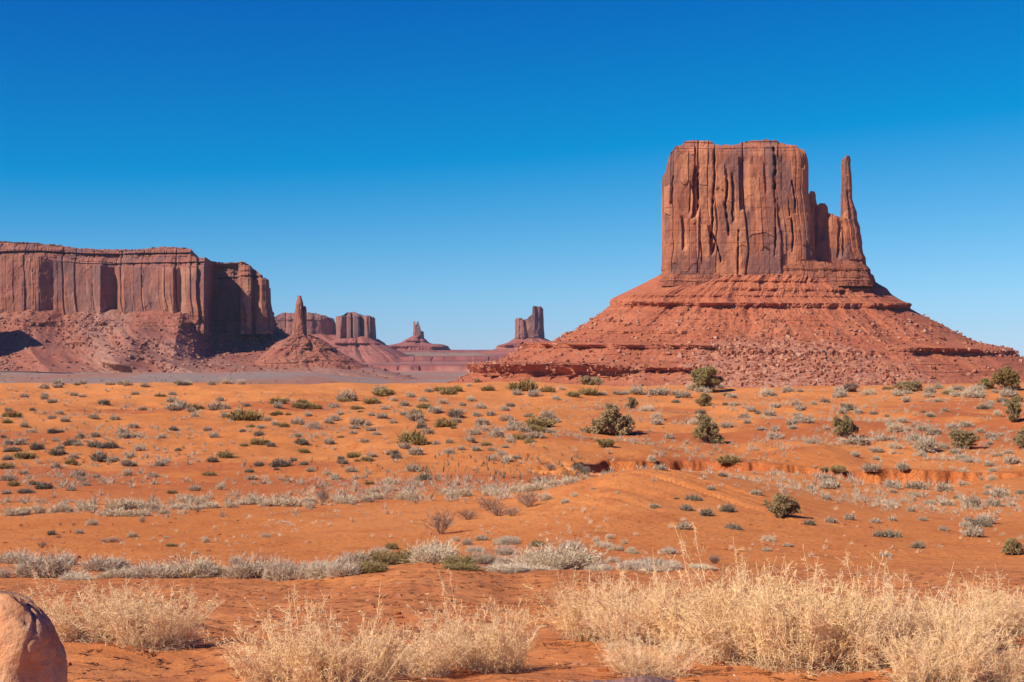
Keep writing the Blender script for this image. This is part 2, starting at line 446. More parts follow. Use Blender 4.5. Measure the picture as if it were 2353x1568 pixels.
def rock(name, mat, Y, left, right, top, vb, depth, ns=300, nz=120, n=4.5, disp=None, parent=None, T=SELF,
         back=.18, yofs=None, capn=7, attrs=None, capz=0.0, dfun=None, smooth=False, slope=False, turn=None):
    yc = Y + depth
    k = (yc if slope else Y) / F
    L, Rr = prof(left, T), prof(right, T)
    zb = (V0 - vb) * k
    def side(pr):
        z = (V0 - pr[:, 1]) * k
        x = (pr[:, 0] - CU) * k
        o = np.argsort(z, kind='stable')
        return z[o], x[o]
    lz, lx = side(L)
    rz, rx = side(Rr)
    if top is None:
        zt_const = max(lz.max(), rz.max())
        ztop = lambda x: np.full_like(x, zt_const)
    else:
        tp = prof(top, T)
        tx, tz = (tp[:, 0] - CU) * k, (V0 - tp[:, 1]) * k
        o = np.argsort(tx, kind='stable')
        tx, tz = tx[o], tz[o]
        ztop = lambda x: np.interp(x, tx, tz) + k * 1.6 * fbm(x / (k * 8), 0 * x, 0, 13, 4)
    zmax = max(lz.max(), rz.max()) if top is None else tz.max()
    hw = .5 * (np.interp((zb + zmax) / 2, rz, rx) - np.interp((zb + zmax) / 2, lz, lx))
    th = np.linspace(0, 2 * np.pi, 40001)
    cf, sf = np.cos(th), np.sin(th)
    rho = (np.abs(cf) ** n + np.abs(sf) ** n) ** (1 / n)
    f0, g0 = cf / rho, sf / rho
    dl = np.hypot(np.diff(f0) * hw, np.diff(g0) * depth)
    arc = np.concatenate([[0], np.cumsum(dl)])
    wgt = np.where(.5 * (g0[1:] + g0[:-1]) > .25, back, 1.0)
    cw = np.concatenate([[0], np.cumsum(dl * wgt)])
    s = np.linspace(0, cw[-1], ns + 1)[:-1]
    f, g, p = np.interp(s, cw, f0), np.interp(s, cw, g0), np.interp(s, cw, arc)
    t = np.linspace(0, 1, nz)[:, None]
    f, g, p = f[None], g[None], p[None]
    z = zb + t * (zmax - zb) + 0 * f
    for _ in range(8):
        xl, xr = np.interp(z, lz, lx), np.interp(z, rz, rx)
        x = .5 * (xl + xr) + f * .5 * (xr - xl)
        z = .5 * z + .5 * (zb + t * (ztop(x) - zb))
    xl, xr = np.interp(z, lz, lx), np.interp(z, rz, rx)
    a = .5 * (xr - xl)
    x = .5 * (xl + xr) + f * a
    b = (depth if dfun is None else dfun(z, zb, zmax, depth, a)) + 0 * x
    y = yc + g * b
    nx = np.sign(f) * np.abs(f) ** (n - 1) / np.maximum(a, 1e-3)
    ny = np.sign(g) * np.abs(g) ** (n - 1) / np.maximum(b, 1e-3)
    ln = np.hypot(nx, ny) + 1e-9
    nx, ny = nx / ln, ny / ln
    c = dict(p=p + 0 * z, z=z, x=x, y=y, t=t + 0 * z, g=g + 0 * z, f=f + 0 * z, zb=zb, zt=zmax, k=k,
             u=CU + x / k, v=V0 - z / k)
    dd = 0 * z
    for q in (disp or []):
        dd = dd + q(c)
    fr = c['g'] < .3
    xo = x + nx * dd * np.where(np.abs(nx) > .75, .35, 1)         # keep the traced outline on the flanks
    yo = y + ny * dd
    if yofs is not None: yo = yo + yofs(c['u'], c['v']) * np.clip((.6 - c['g']) / 1.2, 0, 1)
    zo = z.copy()
    if slope: zo = zo * (1 + .9 * np.clip((yo - yc) / yc, -.5, .1))          # beds dip a little towards the valley
    u0 = .5 * (L[:, 0].mean() + Rr[:, 0].mean()) if turn is None else turn
    xo = xo + (yo - (yc if slope else Y)) * (u0 - CU) / F                        # each mass squarely faces the valley
    vx = [np.stack([xo, yo, zo], -1).reshape(-1, 3)]
    ids = [np.arange(nz * ns).reshape(nz, ns)]
    base = nz * ns
    for q in range(1, capn + 1):
        w = 1 - q / capn
        yy = yc + (yo[-1] - yc) * w
        zz = zo[-1] + capz * (1 - w) + .004 * (zmax - zb) * fbm(xo[-1] / (hw * .1), yy / (hw * .1), 0, 7, 3)
        vx.append(np.stack([xo[-1] + (yy - yo[-1]) * (u0 - CU) / F, yy, zz], -1))
        ids.append((np.arange(ns) + base)[None])
        base += ns
    I = np.vstack(ids)
    J = np.roll(I, -1, 1)
    fc = np.stack([I[:-1], J[:-1], J[1:], I[1:]], -1).reshape(-1, 4)
    Vv = np.vstack(vx)
    loc = np.array(parent.location) if parent else np.zeros(3)
    at = {}
    attrs = {'blk': lambda c: .5, **(attrs or {})}
    if True:
        for kk, fn in attrs.items():
            at[kk] = np.concatenate([np.clip(fn(c) + 0 * c['z'], 0, 1).ravel(), np.full(len(Vv) - nz * ns, .5 if kk == 'blk' else 0.)])
    o = link(name, mesh(name, Vv - loc, [fc], mat, smooth, at), parent)
    return o, dict(x=xo, y=yo, z=zo, c=c)

def slope_rock(*a, **k):
    return rock(*a, slope=True, **k)

def pebbles(name, surf, n, smin, smax, seed, mat, parent, power=2.2, wfun=None):
    """a scatter of angular blocks bedded in a slope, all one mass of rubble"""
    rg = np.random.default_rng(seed)
    x, y, z, c = surf['x'], surf['y'], surf['z'], surf['c']
    okm = c['g'] < .05
    w = okm.astype(float)
    if wfun is not None: w = w * np.clip(wfun(c), 0, None)
    w = w.ravel() / w.sum()
    ii = rg.choice(w.size, n, p=w)
    ctr = np.stack([x.ravel()[ii], y.ravel()[ii], z.ravel()[ii]], -1)
    ctr[:, 0] += rg.normal(0, smax * .5, n)
    sz = smin + (smax - smin) * rg.random(n) ** power
    base = np.array([[-1, -1, -1], [1, -1, -1], [1, 1, -1], [-1, 1, -1], [-1, -1, 1], [1, -1, 1], [1, 1, 1], [-1, 1, 1]], float) * .5
    q = base[None] * (1 + .5 * (rg.random((n, 8, 3)) - .5)) * np.array([1.25, 1.0, .75])
    ang = rg.random(n) * 6.28
    til = rg.normal(0, .35, n)
    ca, sa = np.cos(ang)[:, None], np.sin(ang)[:, None]
    ct, st = np.cos(til)[:, None], np.sin(til)[:, None]
    qx, qz = q[..., 0] * ct - q[..., 2] * st, q[..., 0] * st + q[..., 2] * ct
    X, Yy = qx * ca - q[..., 1] * sa, qx * sa + q[..., 1] * ca
    vv = np.stack([X, Yy, qz], -1) * sz[:, None, None] + ctr[:, None, :]
    fb = np.array([[0, 3, 2, 1], [4, 5, 6, 7], [0, 1, 5, 4], [1, 2, 6, 5], [2, 3, 7, 6], [3, 0, 4, 7]])
    ff = (fb[None] + (np.arange(n) * 8)[:, None, None]).reshape(-1, 4)
    tone = np.repeat(rg.random(n), 8)
    loc = np.array(parent.location) if parent else np.zeros(3)
    o = link(name, mesh(name, vv.reshape(-1, 3) - loc, ff, mat, False, {'tone': tone}), parent)
    tag(o, kind='stuff')
    return o
def block_mat(name, a_, b_, c_):
    a = N(name)
    t = a.attr('tone')
    c = a.mix(a.ramp(t, 0, .55), a_, b_)
    return a.done(a.mix(a.ramp(t, .6, 1.0), c, c_))
M['blocks'] = block_mat('fallen blocks', (.25, .080, .042), (.37, .125, .065), (.46, .235, .145))
M['mesa_blocks'] = block_mat('fallen dusky blocks', (.20, .078, .052), (.30, .11, .07), (.38, .205, .14))

def ledge(zc_v, hpx, amp, mask=None, up=12.0, dn=22.0, seed=0, rag=.35, brk=1.0):
    """a hard bed standing out of a slope: lip at row zc_v, face hpx rows tall"""
    def f(c):
        k = c['k']
        zz = (V0 - (zc_v(c['u']) if callable(zc_v) else zc_v)) * k
        zz = zz + .12 * hpx * k * vnoise(c['p'] / (hpx * k * 6), 0 * c['z'], 0, seed + 3)
        h = hpx * k
        q = c['z'] - zz
        d = np.where(q >= 0, np.exp(-np.clip(q, 0, None) / up), np.where(q > -h, 1 - 2 * (-q) / h, -np.exp(-np.clip(-h - q, 0, None) / dn)))
        am = amp * (1 + rag * fbm(c['p'] / (h * 3), 0 * c['z'], 0, seed, 4)) * (1 - brk * (1 - (.25 + .95 * sst(-.35, .25, fbm(c['p'] / (h * 9), 0 * c['z'], 0, seed + 21, 3)))))
        b, cc, e = cells(c['p'], c['z'], h * .9, h * .6, seed + 40)
        face = ((q < .15 * h) & (q > -1.05 * h))
        am = am + face * amp * .5 * (b - .5) - face * amp * .9 * (rnd(np.floor(c['p'] / (h * .9)), seed + 2) > .45) * np.exp(-(e / (h * .10)) ** 2)
        return d * am * (1 if mask is None else mask(c['u']))
    return f
def gully(seed, w, amp, octv=5):
    def f(c):
        q = c['p'] / w + .35 * fbm(c['p'] / w, c['z'] / (w * 1.5), 0, seed + 4, 3)
        r = 1 - np.abs(fbm(q, c['z'] / (w * 4), 0, seed, octv))
        return amp * (r - .6) + .25 * amp * fbm(c['p'] / (w * .22), c['z'] / (w * .2), 0, seed + 8, 4)
    return f
def cone(rate, pw=1.0):
    def f(z, zb, zt, depth, a):
        a_t = a.min()
        return depth + rate * np.maximum(a - a_t, 0) ** pw
    return f

# ---- the mitten-shaped butte
YM = 1500.0
bm = empty('butte', ((1760 - CU) / F * YM, YM, -40))
tag(bm, 'tall red mitten-shaped butte with a slender rock thumb on a broad talus cone', 'butte')
KX = YM / F
def crack(pts, w, depth):
    pr = prof(pts, C3)
    o = np.argsort(pr[:, 1])
    us_, vs_ = pr[o, 0], pr[o, 1]
    def f(c):
        uc = np.interp(c['v'], vs_, us_) + .8 * vnoise(c['v'] / 9, c['u'] * 0, 0, int(us_[0]))
        win = sst(vs_[0] - 3, vs_[0] + 5, c['v']) * (1 - sst(vs_[-1] - 5, vs_[-1] + 3, c['v']))
        dx = (c['u'] - uc) / w
        return -depth * (.25 + .6 * sst(-.5, .5, vnoise(c['v'] / 11, 0 * c['v'], 0, int(us_[0]) + 5))) * win * np.exp(-dx ** 2) * (c['g'] < 0)
    return f
def step(pts, w, depth):
    """face steps back to the right of the line, then comes forward again over w columns"""
    pr = prof(pts, C3)
    o = np.argsort(pr[:, 1])
    us_, vs_ = pr[o, 0], pr[o, 1]
    def f(c):
        uc = np.interp(c['v'], vs_, us_) + 1.2 * vnoise(c['v'] / 14, c['u'] * 0, 0, int(us_[0]) + 1)
        win = sst(vs_[0] - 4, vs_[0] + 10, c['v']) * (1 - sst(vs_[-1] - 12, vs_[-1] + 4, c['v']))
        q = c['u'] - uc
        return -.65 * depth * win * sst(-.6, .6, q) * np.clip(1 - q / w, 0, 1) * (c['g'] < 0)
    return f
tower_left = [(306, 90), (306, 600), (306, 1240)]
tower_right = [(1560, 90), (1560, 520), (1572, 600), (1584, 700), (1600, 790), (1618, 1000), (1622, 1240)]
tower_top = [(303, 440), (306, 428), (321, 394), (348, 360), (350, 308), (362, 268), (378, 220), (400, 181), (430, 150), (480, 125), (505, 97), (560, 90), (640, 92), (700, 88), (735, 98), (757, 112), (762, 130), (870, 136), (930, 130), (1000, 106), (1050, 88), (1150, 86), (1205, 79), (1290, 88), (1330, 108), (1370, 126), (1480, 131), (1510, 146), (1534, 188), (1554, 258), (1560, 330)]
bands = beds(11, 4.2, 3.4)
fine_beds = lambda c: .18 * beds(17, 3.4, 1.2)(c)
top_beds = lambda c: .7 * bands(c) * sst(C3(0, 250)[1], C3(0, 185)[1], c['v'])
setb = lambda c: -16 * sst(C3(0, 215)[1], C3(0, 85)[1], c['v'])
cr = [crack([(758, 250), (762, 400), (745, 600), (745, 800), (728, 920)], 2.0, 16), crack([(745, 880), (800, 1040), (815, 1130)], 1.6, 12),
      crack([(620, 380), (620, 700)], 2.6, 15), crack([(862, 350), (870, 520), (850, 640), (872, 800), (882, 910)], 2.2, 14),
      crack([(962, 860), (958, 1240)], 1.8, 11), crack([(1262, 140), (1270, 350), (1263, 420), (1272, 620)], 2.6, 17), crack([(1272, 600), (1276, 900), (1268, 1080)], 1.6, 10),
      crack([(1415, 440), (1440, 600), (1448, 720)], 1.6, 12), crack([(1410, 760), (1425, 900), (1415, 1040)], 1.8, 12), crack([(600, 150), (600, 330)], 1.4, 8), crack([(760, 170), (758, 270)], 2.0, 10),
      crack([(640, 820), (655, 1150)], 1.3, 8), crack([(412, 400), (405, 520), (395, 640)], 1.8, 9), crack([(1385, 600), (1392, 740)], 1.2, 7), crack([(760, 970), (740, 1075)], 2.4, 9),
      step([(590, 320), (572, 440), (582, 600), (565, 760)], 17, 15), step([(480, 740), (485, 1030)], 12, 8), step([(700, 820), (730, 1060)], 14, 10), step([(960, 250), (972, 700)], 26, 8),
      step([(550, 450), (545, 720)], 10, 6), step([(1170, 300), (1180, 560)], 14, 4), step([(900, 380), (905, 800)], 10, 8), step([(1180, 1000), (1262, 1075)], 10, 5)]
rock('cliff_tower', M['mitten'], YM, tower_left, tower_right, tower_top, C3(0, 1300)[1], 74, 900, 330, 10, [wall(3, 26, 8, 4.0, 36), fine_beds, top_beds, setb] + cr, bm, C3, capz=3, attrs={'blk': slabs(3, 26, 8, 36)})
rock('rock_shoulder', M['mitten'], YM + 22, [(1480, 500), (1480, 1190)],
     [(1964, 500), (1964, 780), (1988, 850), (1998, 930), (2018, 1040), (2040, 1080), (2046, 1190)],
     [(1470, 700), (1555, 600), (1562, 560), (1575, 535), (1600, 535), (1612, 565), (1613, 640), (1630, 642), (1642, 626), (1690, 632), (1712, 660), (1717, 705), (1760, 726), (1820, 746), (1960, 780), (1970, 800)],
     C3(0, 1290)[1], 44, 420, 200, 5, [wall(23, 22, 8, 4.2, 22), crack([(1515, 830), (1515, 1180)], 1.6, 9), crack([(1840, 830), (1842, 1080)], 1.5, 8), crack([(1612, 830), (1612, 1000)], 1.2, 6),
      step([(1800, 780), (1790, 1100)], 22, 6), step([(1700, 700), (1640, 950)], 24, 6)], bm, C3, capz=-2, attrs={'blk': slabs(23, 22, 8, 22)})
rock('rock_thumb', M['mitten'], YM + 26, [(1862, 236), (1848, 246), (1834, 262), (1828, 300), (1830, 450), (1825, 600), (1821, 760), (1820, 980)],
     [(1898, 232), (1905, 250), (1903, 300), (1911, 380), (1918, 500), (1918, 590), (1935, 640), (1958, 700), (1962, 770), (1985, 830), (1996, 980)],
     None, C3(0, 980)[1], 15, 130, 220, 3, [wall(33, 9, 5, 2.2, 14), step([(1872, 520), (1890, 820)], 12, 4)], bm, C3, capz=1.5, attrs={'blk': slabs(33, 9, 5, 14)})
rock('rock_base', M['mitten_base'], YM - .5, [(300, 1082), (290, 1105), (292, 1160), (297, 1240), (298, 1300)],
     [(2040, 1085), (2062, 1140), (2090, 1180), (2094, 1230), (2096, 1310)],
     [(280, 1092), (310, 1085), (480, 1130), (700, 1105), (960, 1150), (1100, 1090), (1270, 1140), (1500, 1100), (1750, 1130), (1900, 1095), (2046, 1090), (2062, 1135), (2095, 1190)],
     C3(0, 1330)[1], 79, 900, 110, 9, [beds(43, 4.6, 2.6), lambda c: -4.5 + 9.5 * (1 - np.clip((C3(0, 1290)[1] - c['v']) / (C3(0, 1290)[1] - C3(0, 1120)[1]), 0, 1)), beds(45, 2.3, 1.3), lambda c: 1.6 * fbm(c['p'] / 14, c['z'] / 20, 0, 46, 5), crack([(958, 1080), (955, 1240)], 1.6, 8), crack([(668, 1080), (672, 1260)], 1.6, 8), crack([(1270, 1080), (1266, 1240)], 1.4, 7)], bm, C3, attrs={'blk': slabs(44, 26, 7, 9)})
tl = [(825, 82), (800, 95), (760, 115), (690, 150), (632, 180), (622, 205), (590, 235), (500, 300), (430, 340), (395, 358), (275, 366), (265, 385), (230, 410), (180, 445), (62, 455), (52, 490), (0, 515), (-70, 540), (-180, 570)]
tr = [(1718, 82), (1725, 110), (1770, 135), (1795, 165), (1850, 195), (1872, 200), (1874, 222), (1920, 250), (2000, 290), (2080, 335), (2130, 360), (2180, 370), (2262, 386), (2296, 398), (2300, 415), (2353, 440), (2500, 500), (2620, 545), (2680, 570)]
L1 = lambda u: C4(0, 192)[1] + (u - 1380) * .012
L2 = lambda u: C4(0, 368)[1] + (u - 1240) * .013
L3 = lambda u: C4(0, 456)[1] + (u - 1200) * .012
scree = lambda c: sst(0, .45, 1 - np.abs(c['u'] - np.interp(c['v'], [770, 890], [1760, 1800])) / np.interp(c['v'], [760, 820, 890], [60, 190, 330]) + .35 * fbm(c['p'] / 25, c['z'] / 25, 0, 3, 4)) * sst(765, 795, c['v'])
beds_on_slope = lambda c: .32 * beds(57, 3.0, 2.6)(c) * (1 - .8 * scree(c)) + .9 * fbm(c['p'] / 5, c['z'] / 3, 0, 58, 4)
um = lambda a, b, w=40: (lambda u: sst(a - w, a + w, u) * (1 - sst(b - w, b + w, u)))
tal, ts = slope_rock('talus_slope', M['mitten_talus'], YM - 4, tl, tr, None, C4(0, 572)[1], 84, 1000, 420, 2.4,
     [gully(53, 60, 7), ledge(L1, 8, 3.6, um(1330, 1930), 8, 12, 61), ledge(L1, 8, 3.6, um(1990, 2120), 8, 12, 62), ledge(lambda u: C4(0, 138)[1] + (u - 1700) * .01, 5, 2.4, um(1660, 1950), 8, 10, 63),
      ledge(L2, 8, 5.0, um(1180, 1700), 8, 14, 64), ledge(L2, 8, 5.0, um(2040, 2360), 10, 16, 65), ledge(L3, 27, 14.0, um(1000, 1490, 25), 12, 20, 66, .08, 0), ledge(lambda u: L3(u) + 4, 8, 5.0, um(1490, 1640), 10, 16, 67),
      ledge(lambda u: C4(0, 318)[1], 5, 2.5, um(1380, 1600), 8, 10, 68), ledge(lambda u: C4(0, 105)[1] + (u - 1700) * .01, 4, 1.6, None, 6, 8, 69), beds_on_slope, ledge(lambda u: C4(0, 168)[1], 4, 1.6, um(1450, 2010), 6, 8, 70),
      lambda c: 5 * scree(c)], bm, C4, attrs={'scree': scree}, dfun=cone(.8), smooth=False)
pebbles('boulder_scree', ts, 11000, .5, 3.7, 5, M['blocks'], bm, 5.5, lambda c: (.35 + 1.3 * scree(c) + .8 * np.exp(-((c['v'] - 835) / 12) ** 2) * (c['u'] < 1500)) * sst(690, 770, c['v']))

# ---- the big mesa
YS = 2500.0
ms = empty('mesa', ((200 - CU) / F * YS, YS, -45))
tag(ms, 'huge flat-topped red mesa with streaked cliffs at the edge of the valley', 'mesa')
cl_top = lambda u: np.interp(u, [-800, 0, 45, 120, 170, 260, 290, 470, 480, 560, 617], [x * .91914 for x in (650, 640, 642, 650, 660, 668, 668, 672, 690, 690, 694)])
rim_z = lambda c: np.clip(cl_top(c['u']) - c['v'], 0, None)
rim_slope = lambda c: -1.5 * rim_z(c) * c['k'] + sst(0, 3, rim_z(c)) * (beds(73, 9, 9)(c) + beds(74, 4, 4)(c))
mesa_y = lambda u, v: np.interp(u, [-900, 0, 90, 120, 210, 232, 245, 262, 285, 400, 415, 470, 477, 484, 543, 551, 575, 580, 600, 640], [0, 0, -6, 10, 0, -10, 8, 16, -6, -22, -10, -30, 60, 130, 110, 62, 60, 84, 66, 70]) * sst(540, 640, v)
mt = lambda x, y: C1(x, y)
rock('cliff_wall', M['mesa'], YS, [(-1200, 60), (-1200, 800)], [(2203, 120), (2203, 440), (2206, 550), (2224, 640), (2234, 700), (2236, 800)],
     [(-1200, 60), (-400, 70), (0, 75), (160, 85), (240, 80), (300, 86), (450, 105), (600, 124), (680, 136), (900, 141), (1150, 140), (1280, 128), (1330, 118), (1450, 121), (1550, 125), (1556, 165), (1590, 200), (1650, 205), (1760, 215), (1990, 220), (2030, 245), (2100, 296), (2130, 320), (2188, 366), (2198, 380), (2204, 440)],
     C1(0, 830)[1], 330, 1500, 210, 40, [wall(81, 36, 10, 6.0, 70), rim_slope, lambda c: sst(C1(0, 660)[1], C1(0, 720)[1], c['v']) * beds(83, 7, 5)(c)], ms, C1, yofs=mesa_y, capz=4, turn=620, attrs={'blk': lambda c: np.where(rim_z(c) > 0, .5, slabs(81, 36, 10, 70)(c))})
rock('rim_rock', M['mesa_rim'], YS + 92, [(-1150, 60), (-1150, 200)], [(1556, 120), (1556, 165), (1560, 205)],
     [(-1150, 60), (0, 74), (240, 79), (450, 104), (680, 134), (900, 139), (1150, 138), (1330, 116), (1450, 119), (1552, 123), (1556, 160)], C1(0, 185)[1], 250, 700, 30, 12,
     [wall(85, 26, 9, 7, 12), lambda c: -14 * c['t'], beds(86, 5, 5)], ms, C1, capz=2, turn=620)
for px0, px1, Yq, pt in ((-215, -78, 2270.0, 634), (-190, -72, 1990.0, 648)):          # unseen rocks added left of view to cast shadow on the mesa slope
    rock('shadow_caster_rock', M['mesa'], Yq, [(px0, pt), (px0 - 40, 900)], [(px1 - 8, pt), (px1, 900)], [(px0, pt + 12), (px0 + 40, pt), (px1 - 20, pt + 4), (px1, pt + 20)], 905, 40, 160, 60, 4, [wall(87, 30, 12, 6, 40)], ms, SELF)
mesa_scree = lambda c: sst(.1, .6, fbm(c['p'] / 130, c['z'] / 90, 0, 9, 4)) * .7 + np.exp(-((c['u'] - np.interp(c['v'], [745, 850], [272, 330])) / np.interp(c['v'], [745, 850], [7, 50])) ** 2) + sst(855, 868, c['v'] + (c['u'] - 300) * .03)
mtal, mts = slope_rock('talus_slope', M['mesa_talus'], YS, [(-1200, 640), (-1300, 800), (-1600, 1240)],
     [(2200, 640), (2236, 770), (2290, 808), (2345, 850), (2420, 905), (2520, 960), (2640, 1010), (2800, 1065), (2980, 1110), (3300, 1220)],
     None, C1(0, 1235)[1], 335, 1400, 260, 10,
     [gully(91, 150, 26), ledge(lambda u: C1(0, 745)[1], 7, 7, um(150, 520), 10, 20, 92), ledge(lambda u: C1(0, 860)[1], 6, 6, um(500, 640), 10, 20, 93), ledge(lambda u: C1(0, 905)[1], 6, 6, um(160, 260), 10, 20, 94),
      ledge(lambda u: C1(0, 960)[1], 9, 9, um(530, 610), 10, 20, 95), lambda c: 45 * np.exp(-((c['u'] - 345) / 42) ** 2) * sst(735, 760, c['v']) * (1 - sst(830, 860, c['v'])), lambda c: 60 * np.exp(-((c['u'] + 30) / 60) ** 2) * sst(760, 800, c['v']),
      lambda c: -50 * np.exp(-((c['u'] - 40) / 45) ** 2) * sst(770, 800, c['v']) * (1 - sst(835, 850, c['v']))], ms, C1, yofs=lambda u, v: np.interp(u, [-900, 440, 470, 500, 560, 610, 660], [0, 0, 60, 190, 220, 210, 120]) * (1 - sst(800, 862, v)), turn=620,
     attrs={'scree': mesa_scree}, dfun=lambda z, zb, zt, depth, a: depth + 2.1 * (zt - z))
pebbles('boulder_scree', mts, 9000, .8, 5.4, 15, M['mesa_blocks'], ms, 5.0, lambda c: sst(690, 740, c['v']) * (c['u'] > -60) * (.3 + sst(0, .5, fbm(c['p'] / 90, c['z'] / 60, 0, 29, 3))))

# ---- the spire at the foot of the mesa
YP = 2350.0
sp = empty('rock_spire', ((688 - CU) / F * YP, YP, 0))
tag(sp, 'thin pointed rock spire standing free just past the end of the big mesa', 'rock spire')
rock('pinnacle', M['mesa'], YP, [(312, 120), (305, 150), (292, 220), (288, 290), (275, 350), (270, 400), (250, 440), (235, 480)], [(328, 120), (340, 165), (346, 215), (352, 290), (360, 330), (362, 400), (372, 440), (385, 480)], None, C2(0, 480)[1], 30, 120, 130, 3,
     [wall(101, 22, 9, 6, 25)], sp, C2, capz=2)
rock('side_pillar', M['mesa'], YP + 14, [(354, 198), (350, 230), (346, 330), (344, 420)], [(366, 196), (371, 215), (372, 330), (376, 420)], None, C2(0, 420)[1], 14, 60, 60, 3, [wall(103, 14, 7, 3, 20)], sp, C2, capz=1)
_, sps = slope_rock('talus_slope', M['mesa_talus'], YP, [(270, 400), (235, 425), (170, 455), (60, 540), (-200, 780)], [(370, 402), (450, 425), (520, 460), (560, 490), (610, 522), (690, 570), (760, 605), (840, 645), (920, 682), (1060, 780)], None, C2(0, 780)[1], 40, 420, 150, 2.2,
     [gully(105, 45, 8), beds(106, 6, 3.5), lambda c: 3.5 * fbm(c['p'] / 14, c['z'] / 9, 0, 108, 5), ledge(lambda u: C2(0, 500)[1], 4, 4, um(690, 800), 10, 14, 107), ledge(lambda u: C2(0, 575)[1], 5, 5, um(780, 860), 10, 14, 108)], sp, C2, dfun=cone(.75), attrs={'scree': lambda c: .6 * sst(.1, .6, fbm(c['p'] / 60, c['z'] / 40, 0, 19, 4))})

pebbles('boulder_scree', sps, 1300, .7, 3.2, 25, M['mesa_blocks'], sp, 5.0)

# ---- distant buttes
def far_butte(name, label, cat, Y, u0):
    o = empty(name, ((u0 - CU) / F * Y, Y, 0))
    return tag(o, label, cat)
YA = 5200.0
fa = far_butte('mesa', 'low distant mesa with pale arched cliffs, seen behind the thin spire', 'mesa', YA, 720)
rock('cliff_wall', M['far'], YA, [(-260, 240), (-260, 480)], [(606, 240), (606, 330), (610, 480)], [(-260, 300), (60, 292), (130, 276), (170, 249), (290, 241), (380, 244), (490, 251), (540, 272), (576, 290), (600, 330)], C2(0, 470)[1], 200, 320, 70, 4,
     [wall(111, 110, 40, 16, 90), lambda c: -.5 * np.clip(C2(0, 300)[1] - c['v'], 0, None) * c['k'] + sst(0, 2, C2(0, 300)[1] - c['v']) * beds(112, 14, 12)(c)], fa, C2, capz=6)
slope_rock('talus_slope', M['far_talus'], YA, [(-300, 400), (-400, 560)], [(640, 400), (760, 470), (860, 520), (960, 560), (1100, 680)], None, C2(0, 680)[1], 230, 300, 70, 4, [gully(113, 160, 22), ledge(lambda u: C2(0, 462)[1], 4, 12, None, 14, 20, 114)], fa, C2, dfun=lambda z, zb, zt, d, a: d + 1.8 * (zt - z), attrs={'scree': lambda c: 0 * c['u']})
YB = 5000.0
fb = far_butte('butte', 'distant square butte with deep dark clefts and a domed top', 'butte', YB, 815)
rock('cliff_wall', M['far'], YB, [(578, 240), (578, 330), (584, 450)], [(876, 240), (879, 300), (885, 380), (889, 460)], [(575, 284), (590, 268), (618, 264), (632, 256), (655, 240), (690, 236), (722, 232), (760, 254), (800, 265), (870, 272), (880, 290)], C2(0, 450)[1], 150, 420, 110, 4,
     [wall(121, 90, 30, 13, 120), lambda c: -1.6 * np.clip(C2(0, 268)[1] - c['v'], 0, None) * c['k'],
      lambda c: -62 * sst(-1, 1, c['u'] - C2(620, 0)[0]) * np.clip(1 - (c['u'] - C2(620, 0)[0]) / 15, 0, 1) * (c['g'] < 0), lambda c: -45 * sst(-1, 1, c['u'] - C2(765, 0)[0]) * np.clip(1 - (c['u'] - C2(765, 0)[0]) / 16, 0, 1) * (c['g'] < 0),
      lambda c: -30 * sst(-1, 1, c['u'] - C2(700, 0)[0]) * np.clip(1 - (c['u'] - C2(700, 0)[0]) / 6, 0, 1) * (c['g'] < 0), lambda c: -34 * sst(-1, 1, c['u'] - C2(845, 0)[0]) * np.clip(1 - (c['u'] - C2(845, 0)[0]) / 9, 0, 1) * (c['g'] < 0)], fb, C2, capz=5)
slope_rock('talus_slope', M['far_talus'], YB, [(600, 418), (560, 450), (480, 490), (380, 560)], [(880, 428), (930, 462), (955, 478), (1010, 505), (1120, 560), (1250, 680)], [(380, 560), (590, 440), (650, 430), (780, 418), (840, 432), (890, 436), (940, 470)], C2(0, 680)[1], 170, 300, 80, 3, [gully(123, 120, 20), ledge(lambda u: C2(0, 465)[1], 4, 12, None, 14, 20, 124)], fb, C2, dfun=lambda z, zb, zt, d, a: d + 1.7 * (zt - z), attrs={'scree': lambda c: 0 * c['u']})
YC = 6600.0
fc_ = far_butte('butte', 'small twin-pointed rock tower on a distant cone, between the square butte and the stepped tower', 'butte', YC, 960)
rock('rock_tower', M['far'], YC, [(1160, 300), (1158, 400), (1154, 450)], [(1231, 300), (1232, 379), (1234, 440), (1238, 460)], [(1158, 320), (1163, 309), (1172, 310), (1175, 338), (1181, 338), (1184, 312), (1190, 308), (1196, 322), (1201, 345), (1209, 352), (1212, 378), (1229, 380), (1233, 390)], C2(0, 460)[1], 55, 260, 80, 3, [wall(131, 40, 18, 9, 40)], fc_, C2, capz=3)
slope_rock('talus_slope', M['far_talus'], YC, [(1160, 408), (1130, 425), (1100, 442), (1062, 464), (1000, 476), (950, 484), (850, 530)], [(1232, 428), (1255, 450), (1282, 465), (1300, 470), (1375, 474), (1410, 488), (1420, 505), (1450, 530)], None, C2(0, 540)[1], 80, 320, 90, 2.6, [gully(133, 110, 14), ledge(lambda u: C2(0, 448)[1], 3, 8, None, 14, 20, 134), ledge(lambda u: C2(0, 490)[1], 6, 14, None, 14, 20, 135)], fc_, C2, dfun=cone(.8), attrs={'scree': lambda c: 0 * c['u']})
YD = 5600.0
fd_ = far_butte('butte', 'distant stepped butte with one tall square tower, beside the mitten-shaped butte', 'butte', YD, 1220)
